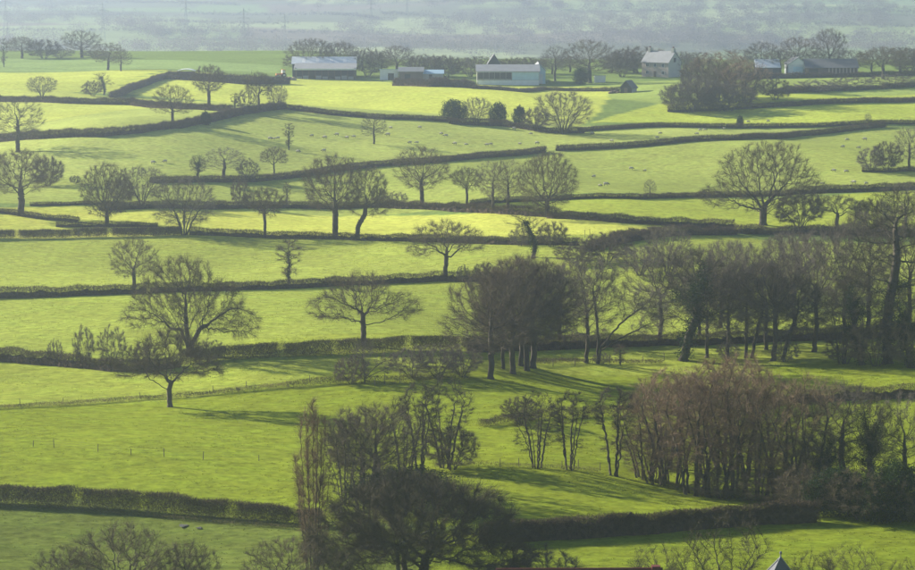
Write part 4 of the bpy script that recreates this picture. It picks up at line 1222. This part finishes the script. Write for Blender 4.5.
part(e, 'door', 'cladding_dark', -w / 2 + 1, -w / 2 + 4, -.06, 0, .1, 2.7)
# small things about the farm
e, s = bld('pale_roofed_shed', 186, 77, 'low dark shed with a pale curved roof edge by the curved hedge', cat='shed')
MB().extr([(0, 0), (4, 0), (4, 1.6), (0, 1.9)], 'x', -2.6, 2.6).build('wall', M['cladding_dark'], e)
ro = MB()
prev = None
for i in range(7):
    t = -1 + 2 * i / 6
    q = (t * 2.8, 1.95 + .55 * (1 - t * t))
    if prev: ro.extr([prev, q, (q[0], q[1] + .14), (prev[0], prev[1] + .14)], 'y', -.3, 4.2)
    prev = q
ro.build('roof', M['sheet_pale'], e)
part(e, 'door', 'timber', -.5, .5, -.05, 0, .1, 1.5)
p, s = site(289, 80)
g = np.random.default_rng(5)
hm = MB()
for i in range(14):
    hm.ball((g.normal() * 1.3, g.normal() * .9, .15), (g.uniform(.7, 1.4), g.uniform(.6, 1.1), g.uniform(.4, 1.0)), 8, 6)
o = hm.build('earth_heap', M['earth'], None, True); o.location = p
tag(o, 'sandy heap of earth at the left end of the barns', 'heap')
p, s = site(616, 93)
hm = MB()
for i in range(12):
    hm.ball((g.normal() * 1.2, g.normal() * .8, .1), (g.uniform(.5, 1.1), g.uniform(.5, .9), g.uniform(.3, .8)), 8, 6)
o = hm.build('brush_heap', M['timber'], None, True); o.location = p
tag(o, 'brown heap left of the dark gabled hut', 'heap')
# orange tractor by the heap
p, s = site(281, 77.5)
e = empty('tractor', p, R(200)); tag(e, 'small orange tractor parked beside the sandy heap', 'tractor')
MB().box(-.2, 1.7, -.4, .4, .75, 1.35).build('bonnet', M['orange'], e)
cab = MB().box(-1.3, -.25, -.65, .65, .9, 1.5).box(-1.3, -.25, -.7, .7, 2.45, 2.6)
for x in (-1.27, -.33):
    for y in (-.64, .58): cab.box(x, x + .06, y, y + .06, 1.5, 2.45)
c = cab.build('cab', M['orange'], e)
MB().box(-1.22, -.33, -.56, .56, 1.52, 2.43).build('glazing', M['sheet_white'], c)
for x, r in ((-.85, .75), (1.25, .45)):
    for y in (-.85, .6):
        wl = MB().tube((x, y, r), (x, y + .28, r), r, r, 14).build('wheel', M['tyre'], e)
        MB().tube((x, y - .02, r), (x, y + .30, r), r * .5, r * .5, 10).build('rim', M['sheet_white'], wl)
# roofs in the foreground, seen from above at the bottom edge
def fore(px, py, dist):
    q = at(px, py, dist)
    return q, float(T(q[0], dist))
q, gz = fore(785, 553.5, 246)
hgt = q[2] - gz
e = empty('slate_roofed_house', (q[0], q[1] - 2.6, gz - .1), R(8)); tag(e, 'peaked slate roof with a finial at the bottom edge', 'house')
we = hgt - 4.6
part(e, 'wall', 'render_pale', -2.6, 2.6, 0, 5.2, 0, we)
nl = 16
rf = MB().add([(-3.0, -.4, we - .02), (3.0, -.4, we - .02), (3.0, 5.6, we - .02), (-3.0, 5.6, we - .02), (0, 2.6, hgt - .25)],
              [(0, 1, 4), (1, 2, 4), (2, 3, 4), (3, 0, 4), (0, 3, 2, 1)]).build('roof', M['slate'], e)
for i in range(nl):                           # slate courses, each a thin square collar
    t0, t1 = i / nl, (i + 1.25) / nl
    z0 = we + (hgt - .25 - we) * t0; z1 = we + (hgt - .25 - we) * min(t1, 1)
    a, b = 3.06 * (1 - t0), 3.02 * (1 - min(t1, 1))
    m = MB()
    for (sx, sy, tx, ty) in ((-1, -1, 1, -1), (1, -1, 1, 1), (1, 1, -1, 1), (-1, 1, -1, -1)):
        m.add([(sx * a, 2.6 + sy * a, z0), (tx * a, 2.6 + ty * a, z0), (tx * b, 2.6 + ty * b, z1), (sx * b, 2.6 + sy * b, z1)], [(0, 1, 2, 3)])
    m.build('slate_course', M['slate'], rf)
fn = MB().tube((0, 2.6, hgt - .35), (0, 2.6, hgt + .15), .07, .05).ball((0, 2.6, hgt + .16), (.12, .12, .14))
for sx, sy in ((-1, -1), (1, -1), (1, 1), (-1, 1)):
    fn.tube((0, 2.6, hgt - .2), (sx * 3.04, 2.6 + sy * 3.04, we + .02), .07, .07, 5)
fn.build('finial', M['lead'], e)
q, gz = fore(580, 567.5, 244)
hgt = q[2] - gz
e = empty('red_roofed_house', (q[0], q[1] - 3.4, gz - .1), R(1)); tag(e, 'long red tiled roof ridge along the bottom edge', 'house')
we = hgt - 2.6
MB().extr([(0, 0), (6.8, 0), (6.8, we), (3.4, hgt - .25), (0, we)], 'x', -6.6, 6.6).build('wall', M['render_pale'], e)
tile = None
for s_ in (0, 1):
    y0, y1 = (-.35, 3.4) if s_ == 0 else (7.15, 3.4)
    zz = we - .35 * (hgt - .25 - we) / 3.4
    rf = MB().extr([(y0, zz + .02), (y1, hgt - .22), (y1, hgt - .1), (y0, zz + .14)], 'x', -6.9, 6.9).build('roof', M['roof_tile'], e)
for i in range(30):
    x = -6.9 + 13.8 * i / 30
    MB().tube((x, 3.4, hgt - .08), (x + .47, 3.4, hgt - .08 + .015), .16, .15, 8).build('ridge_tile', M['roof_tile'], e)
c = part(e, 'chimney', 'roof_tile', 6.0, 6.7, 3.0, 3.8, hgt - .6, hgt + .22)
# ------------------------------------------------------------------ sheep
def make_sheep():
    e = empty('sheep')
    b = MB().ball((0, 0, .62), (.58, .27, .28), 12, 8)
    g = np.random.default_rng(9)
    for i in range(22):
        t = g.uniform(0, 6.28); u = g.uniform(-.45, .45)
        b.ball((u, .18 * math.cos(t), .63 + .18 * math.sin(t)), (.16, .13, .13), 6, 4)
    b.ball((-.58, 0, .56), (.06, .05, .16), 6, 4)
    b.build('fleece', M['wool'], e, True)
    h = MB().tube((.45, 0, .66), (.72, 0, .52), .13, .10, 8).ball((.82, 0, .42), (.17, .09, .10), 8, 6)
    h.tube((.74, .08, .50), (.72, .20, .50), .035, .01, 5).tube((.74, -.08, .50), (.72, -.20, .50), .035, .01, 5)
    h.build('head', M['sheep_face'], e, True)
    for x in (-.36, .34):
        for y in (-.14, .14):
            MB().tube((x, y, .48), (x + .02, y, .22), .06, .04, 6).tube((x + .02, y, .24), (x, y, 0), .04, .035, 6).build('leg', M['sheep_face'], e)
    return e
SHEEP = [
 ('sheep grazing left of the spindly half-dead tree', [(270, 140), (274, 140), (278, 139.5)]),
 ('sheep grazing right of the spindly half-dead tree', [(298, 153), (325, 139), (324, 152)]),
 ('sheep grazing just left of the small lone tree', [(337, 136), (347, 139), (354, 138), (312, 137)]),
 ('sheep grazing just right of the small lone tree', [(410, 144), (417, 144), (391, 129), (388, 136)]),
 ('sheep grazing in the hollow left of the copse', [(420, 128.5), (441, 135), (446, 137)]),
 ('sheep grazing in the strip below the copse', [(455, 145), (466, 146), (487, 146), (491, 145.5), (520, 145), (537, 144.5)]),
 ('sheep grazing at the foot of the copse', [(514, 130), (531, 135)]),
 ('sheep grazing between the two slanting hedges', [(592, 135), (612, 142), (657, 139), (660, 134.5), (697, 135), (700, 131), (705, 131), (724, 130)]),
 ('sheep grazing left of the great domed oak', [(631, 170), (645, 172), (594, 178), (600, 187), (606, 186)]),
 ('sheep grazing in the field above the knoll thicket', [(843, 148), (847, 141), (859, 149), (865, 140.5)]),
 ('sheep grazing below the knoll thicket', [(834, 172), (846, 173), (854, 184), (866, 185), (822, 185)]),
 ('sheep grazing above the long level hedge', [(748, 123), (768, 122.5)]),
 ('sheep grazing on the rolling slope at left', [(153, 164), (165, 163)]),
]
proto_s = make_sheep(); first = True
rs = random.Random(4)
for lab, pts in SHEEP:
    pts = sorted(pts)
    ORD = {2: ['left', 'right'], 3: ['leftmost', 'middle', 'rightmost']}.get(len(pts), ['leftmost', 'second from left', 'third from left', 'fourth from left', 'fifth from left', 'sixth from left', 'seventh from left', 'rightmost'])
    for j, (px, py) in enumerate(pts):
        o = proto_s if first else copy_tree(proto_s)
        first = False
        p = hit(px, py)
        o.name = 'sheep'; o.location = p
        o.rotation_euler = (0, 0, rs.choice([0, math.pi]) + rs.uniform(-.7, .7))
        k = rs.uniform(.66, .88); o.scale = (k, k, k)
        tag(o, (ORD[j] if j < len(pts) - 1 else ORD[len(pts) - 1] if len(pts) < 4 else 'rightmost') + ' of the ' + lab, 'sheep', lab)

# ------------------------------------------------------------------ fences
M['post'] = mat('weathered_post', noisy((.07, .06, .045), (.16, .14, .11), 6))
M['wire'] = mat('wire', noisy((.10, .10, .10), (.16, .16, .16), 6, rough=.5))
def fence(pxs, h, label, wires=3, seed=1):
    r = random.Random(seed)
    P = [Vector(hit(*p)) for p in pxs]
    e = empty('wire_fence', P[0]); tag(e, label, 'fence')
    tops = []
    for p in P:
        q = p - P[0]
        lean = Vector((r.uniform(-.06, .06), r.uniform(-.06, .06), 0))
        MB().tube(q - Vector((0, 0, .2)), q + Vector((0, 0, h * r.uniform(.65, 1.1))) + lean, .045, .04, 6).build('post', M['post'], e)
        tops.append(q)
    for k in range(wires):
        z = h * (.35 + .28 * k)
        m = MB()
        for a, b in zip(tops, tops[1:]):
            m.tube(a + Vector((0, 0, z)), b + Vector((0, 0, z)), .006, .006, 3)
        m.build('wire', M['wire'], e)
fence([(33, 447), (54, 448), (98, 452), (131, 455), (164, 457), (203, 460), (259, 461)], .95, 'thin post and wire fence across the left slope', 3, 2)
fence([(20, 405), (63, 403), (140, 398), (213, 392), (246, 388), (310, 383)], .9, 'post and wire fence along the rough grass strip', 2, 3)
fence([(700, 249), (714, 248), (740, 247), (763, 246), (790, 246)], 1.1, 'fence posts in the field below the great domed oak', 2, 4)
fence([(553, 367), (575, 366), (610, 364), (643, 361), (664, 360)], 1.1, 'post and wire fence on the bank right of the stand', 2, 5)
fence([(500, 467), (519, 467), (562, 469), (578, 469), (600, 471)], 1.0, 'fence posts along the ditch below the stand', 2, 6)
fence([(585, 238), (590, 236)], 1.5, 'single stout gatepost at the corner of the yellow field', 1, 7)
fence([(590, 199), (611, 198), (629, 197), (700, 196)], 1.2, 'fence posts along the thin hedge left of the great oak', 2, 8)
fence([(375, 387), (384.5, 384), (400, 383)], 1.5, 'fence post among the slanting stems', 2, 9)
# puddles in the gateway
def puddles(nt, b):
    b.inputs['Base Color'].default_value = (.12, .12, .11, 1); b.inputs['Roughness'].default_value = .05
    b.inputs['Specular IOR Level'].default_value = 1.0
M['water'] = mat('puddle_water', puddles)
for px, py, rx, ry, lab in ((183, 526.5, .42, .7, 'larger bright puddle below the near left hedge'), (199, 529, .28, .45, 'smaller bright puddle below the near left hedge')):
    c = hit(px, py); vs = []
    for i in range(16):
        t = 6.283 * i / 16; k = 1 + .25 * math.sin(3 * t + px)
        vs.append((c[0] + rx * k * math.cos(t), c[1] + ry * k * math.sin(t), 0))
    z = max(float(T(v[0], v[1])) for v in vs) + .03
    o = MB().add([(v[0], v[1], z) for v in vs], [tuple(range(16))]).build('puddle', M['water'])
    tag(o, lab, 'puddle', kind='structure')
# ------------------------------------------------------------------ the far vale
g = np.random.default_rng(77)
M['far_wood'] = mat('far_wood', leafy((.13, .12, .115), (.18, .165, .155), .006, .5))  # twig grey made paler, so the colour carries part of the haze
def mass(name, C, Rad, Hh, per, label, size):
    n = len(C)
    k = np.repeat(np.arange(n), per)
    u = unit(g.normal(size=(n * per, 3))); r = g.random((n * per, 1)) ** .4
    P = u * r
    X = C[k, 0] + P[:, 0] * Rad[k]; Y = C[k, 1] + P[:, 1] * Rad[k]
    Z = T(C[k, 0], C[k, 1]) + Hh[k] * (.55 + .48 * P[:, 2])
    V, f = leaves(np.stack([X, Y, Z], 1), g.uniform(size * .6, size * 1.3, n * per), g)
    o = mk(name, V, f, M['far_wood'])
    tag(o, label, 'wood', kind='stuff')
def clump(px0, px1, py, n, spread=30, up=0):
    C = []
    for i in range(n):
        x = px0 + (px1 - px0) * g.random()
        p = hit(x, py + g.uniform(-1, 1) * up, True)
        C.append((p[0] + g.normal() * 6, p[1] + g.normal() * spread))
    return C
woods = []
for a in [(0, 60, 44, 20), (120, 300, 52, 60), (150, 260, 40, 26), (100, 140, 27, 18), (130, 180, 33, 20), (330, 560, 50, 80), (440, 700, 24, 110), (480, 760, 34, 110),
          (560, 915, 44, 120), (600, 915, 14, 90), (700, 915, 24, 60), (0, 70, 22, 22), (330, 460, 32, 36), (700, 790, 46, 30), (820, 915, 50, 30), (520, 620, 8, 36), (300, 520, 3, 60), (640, 915, 4, 70), (0, 110, 12, 22)]:
    woods += clump(a[0], a[1], a[2], a[3], 45, 3)
C = np.array(woods)
mass('far_woods', C, g.uniform(5, 9, len(C)), g.uniform(7, 13, len(C)), 230, 'blue-grey bare woods across the hazy vale', .6)
lines = []
for pl in [[(0, 31), (60, 32), (130, 31), (200, 34)], [(60, 4), (130, 3), (200, 4), (240, 6)], [(190, 14), (260, 16), (330, 15), (380, 20)], [(0, 16), (90, 16), (140, 15)],
           [(180, 33), (260, 33), (400, 33)], [(200, 46), (280, 45), (420, 47), (520, 50)], [(380, 14), (460, 20), (540, 26)], [(640, 12), (720, 9), (800, 10), (915, 14)],
           [(820, 40), (870, 37), (915, 34)], [(560, 34), (660, 33), (760, 27)], [(140, 22), (220, 24), (300, 25)], [(440, 45), (560, 44)], [(780, 24), (915, 28)], [(330, 40), (420, 40), (470, 38)], [(0, 7), (60, 8)]]:
    W = np.array([hit(x, y, True)[:2] for x, y in pl])
    seg = np.concatenate([[0], np.cumsum(np.linalg.norm(np.diff(W, axis=0), axis=1))])
    s = np.arange(0, seg[-1], 3.0)
    lines.append(np.stack([np.interp(s, seg, W[:, 0]) + g.normal(size=len(s)) * .8, np.interp(s, seg, W[:, 1]) + g.normal(size=len(s)) * .8], 1))
C = np.concatenate(lines)
mass('far_hedgerows', C, np.full(len(C), 2.2), g.uniform(2.2, 4.5, len(C)) * np.where(g.random(len(C)) < .06, 2.4, 1), 36, 'thin dark hedgerows across the hazy vale', .6)
# pylons
M['steel'] = mat('pylon_steel', noisy((.16, .17, .18), (.24, .25, .26), .3, rough=.5))
def make_pylon():
    e = empty('pylon')
    def wd(z): return 3.6 * (1 - z / 30) + .9 * (z / 30) if z < 30 else .9 - .5 * (z - 30) / 16
    lv = [0, 7, 13, 18.5, 23, 27, 30, 34, 38, 42, 46]
    t = MB(); r = .10
    for a, b in zip(lv, lv[1:]):
        wa, wb = wd(a), wd(b)
        for s1, s2 in ((-1, -1), (1, -1), (1, 1), (-1, 1)):
            t.tube((s1 * wa, s2 * wa, a), (s1 * wb, s2 * wb, b), r * 1.3, r * 1.2, 4)
        for (p, q) in (((-1, -1), (1, -1)), ((1, -1), (1, 1)), ((1, 1), (-1, 1)), ((-1, 1), (-1, -1))):
            t.tube((p[0] * wa, p[1] * wa, a), (q[0] * wb, q[1] * wb, b), r * .8, r * .8, 4)
            t.tube((q[0] * wa, q[1] * wa, a), (p[0] * wb, p[1] * wb, b), r * .8, r * .8, 4)
    t.build('tower', M['steel'], e)
    for z, half in ((30, 6.0), (36, 7.5), (42, 5.2)):
        a = MB()
        for sy in (-.6, .6):
            a.tube((-half, 0, z), (0, sy, z + 1.6), .14, .14, 4).tube((half, 0, z), (0, sy, z + 1.6), .14, .14, 4)
            a.tube((-half, 0, z), (half, 0, z), .14, .14, 4)
        am = a.build('cross_arm', M['steel'], e)
        for s in (-1, 1):
            MB().tube((s * half, 0, z), (s * half, 0, z - 2.4), .16, .16, 5).build('insulator', M['steel'], am)
    return e
py0 = make_pylon(); first = True
for px, yb, yt, lab in ((6, 42, -8, 'pylon at the far left edge of the vale'), (103, 40, 2, 'pylon behind the domed crest tree'), (186, 38, -6, 'pylon third from the left in the haze'),
                    (244, 55, 8, 'pylon standing lowest in the vale, left of the barns'), (285, 52, 14, 'faint pylon above the left end of the barns'), (371, 34, -4, 'pylon above the small white shed'),
                    (407, 26, -6, 'faintest pylon, right of the one above the white shed')):
    o = py0 if first else copy_tree(py0)
    first = False
    p = hit(px, yb, True)
    top = at(px, yt, p[1])
    k = (top[2] - p[2]) / 46
    o.name = 'pylon'; o.location = p; o.scale = (k * .8, k * .8, k); o.rotation_euler = (0, 0, .35)
    tag(o, lab, 'pylon', 'pylons marching across the vale')
for k, e in PROTO.items():               # kinds that found no place in the picture
    if k not in used:
        for ch in list(e.children): bpy.data.objects.remove(ch)
        bpy.data.objects.remove(e)
for o in bpy.data.objects:
    for key in ('H', 'W'):
        if key in o: del o[key]
# ------------------------------------------------------------------ haze: one even box of air round everything
hz = MB().box(-13000, 13000, -1200, 15500, float(GZ.min()) - 1.0, 122.0).build('haze', None)
hm = bpy.data.materials.new('haze_air'); hm.use_nodes = True
nt = hm.node_tree; nt.nodes.remove(nt.nodes['Principled BSDF'])
pv = nt.nodes.new('ShaderNodeVolumePrincipled')
pv.inputs['Color'].default_value = (.62, .73, 1.0, 1)
pv.inputs['Density'].default_value = 0.00028
pv.inputs['Anisotropy'].default_value = 0.85
nt.links.new(pv.outputs[0], nt.nodes['Material Output'].inputs['Volume'])
hz.data.materials.clear(); hz.data.materials.append(hm)
tag(hz, 'pale blue haze in the air over the fields and vale', 'haze', kind='stuff')
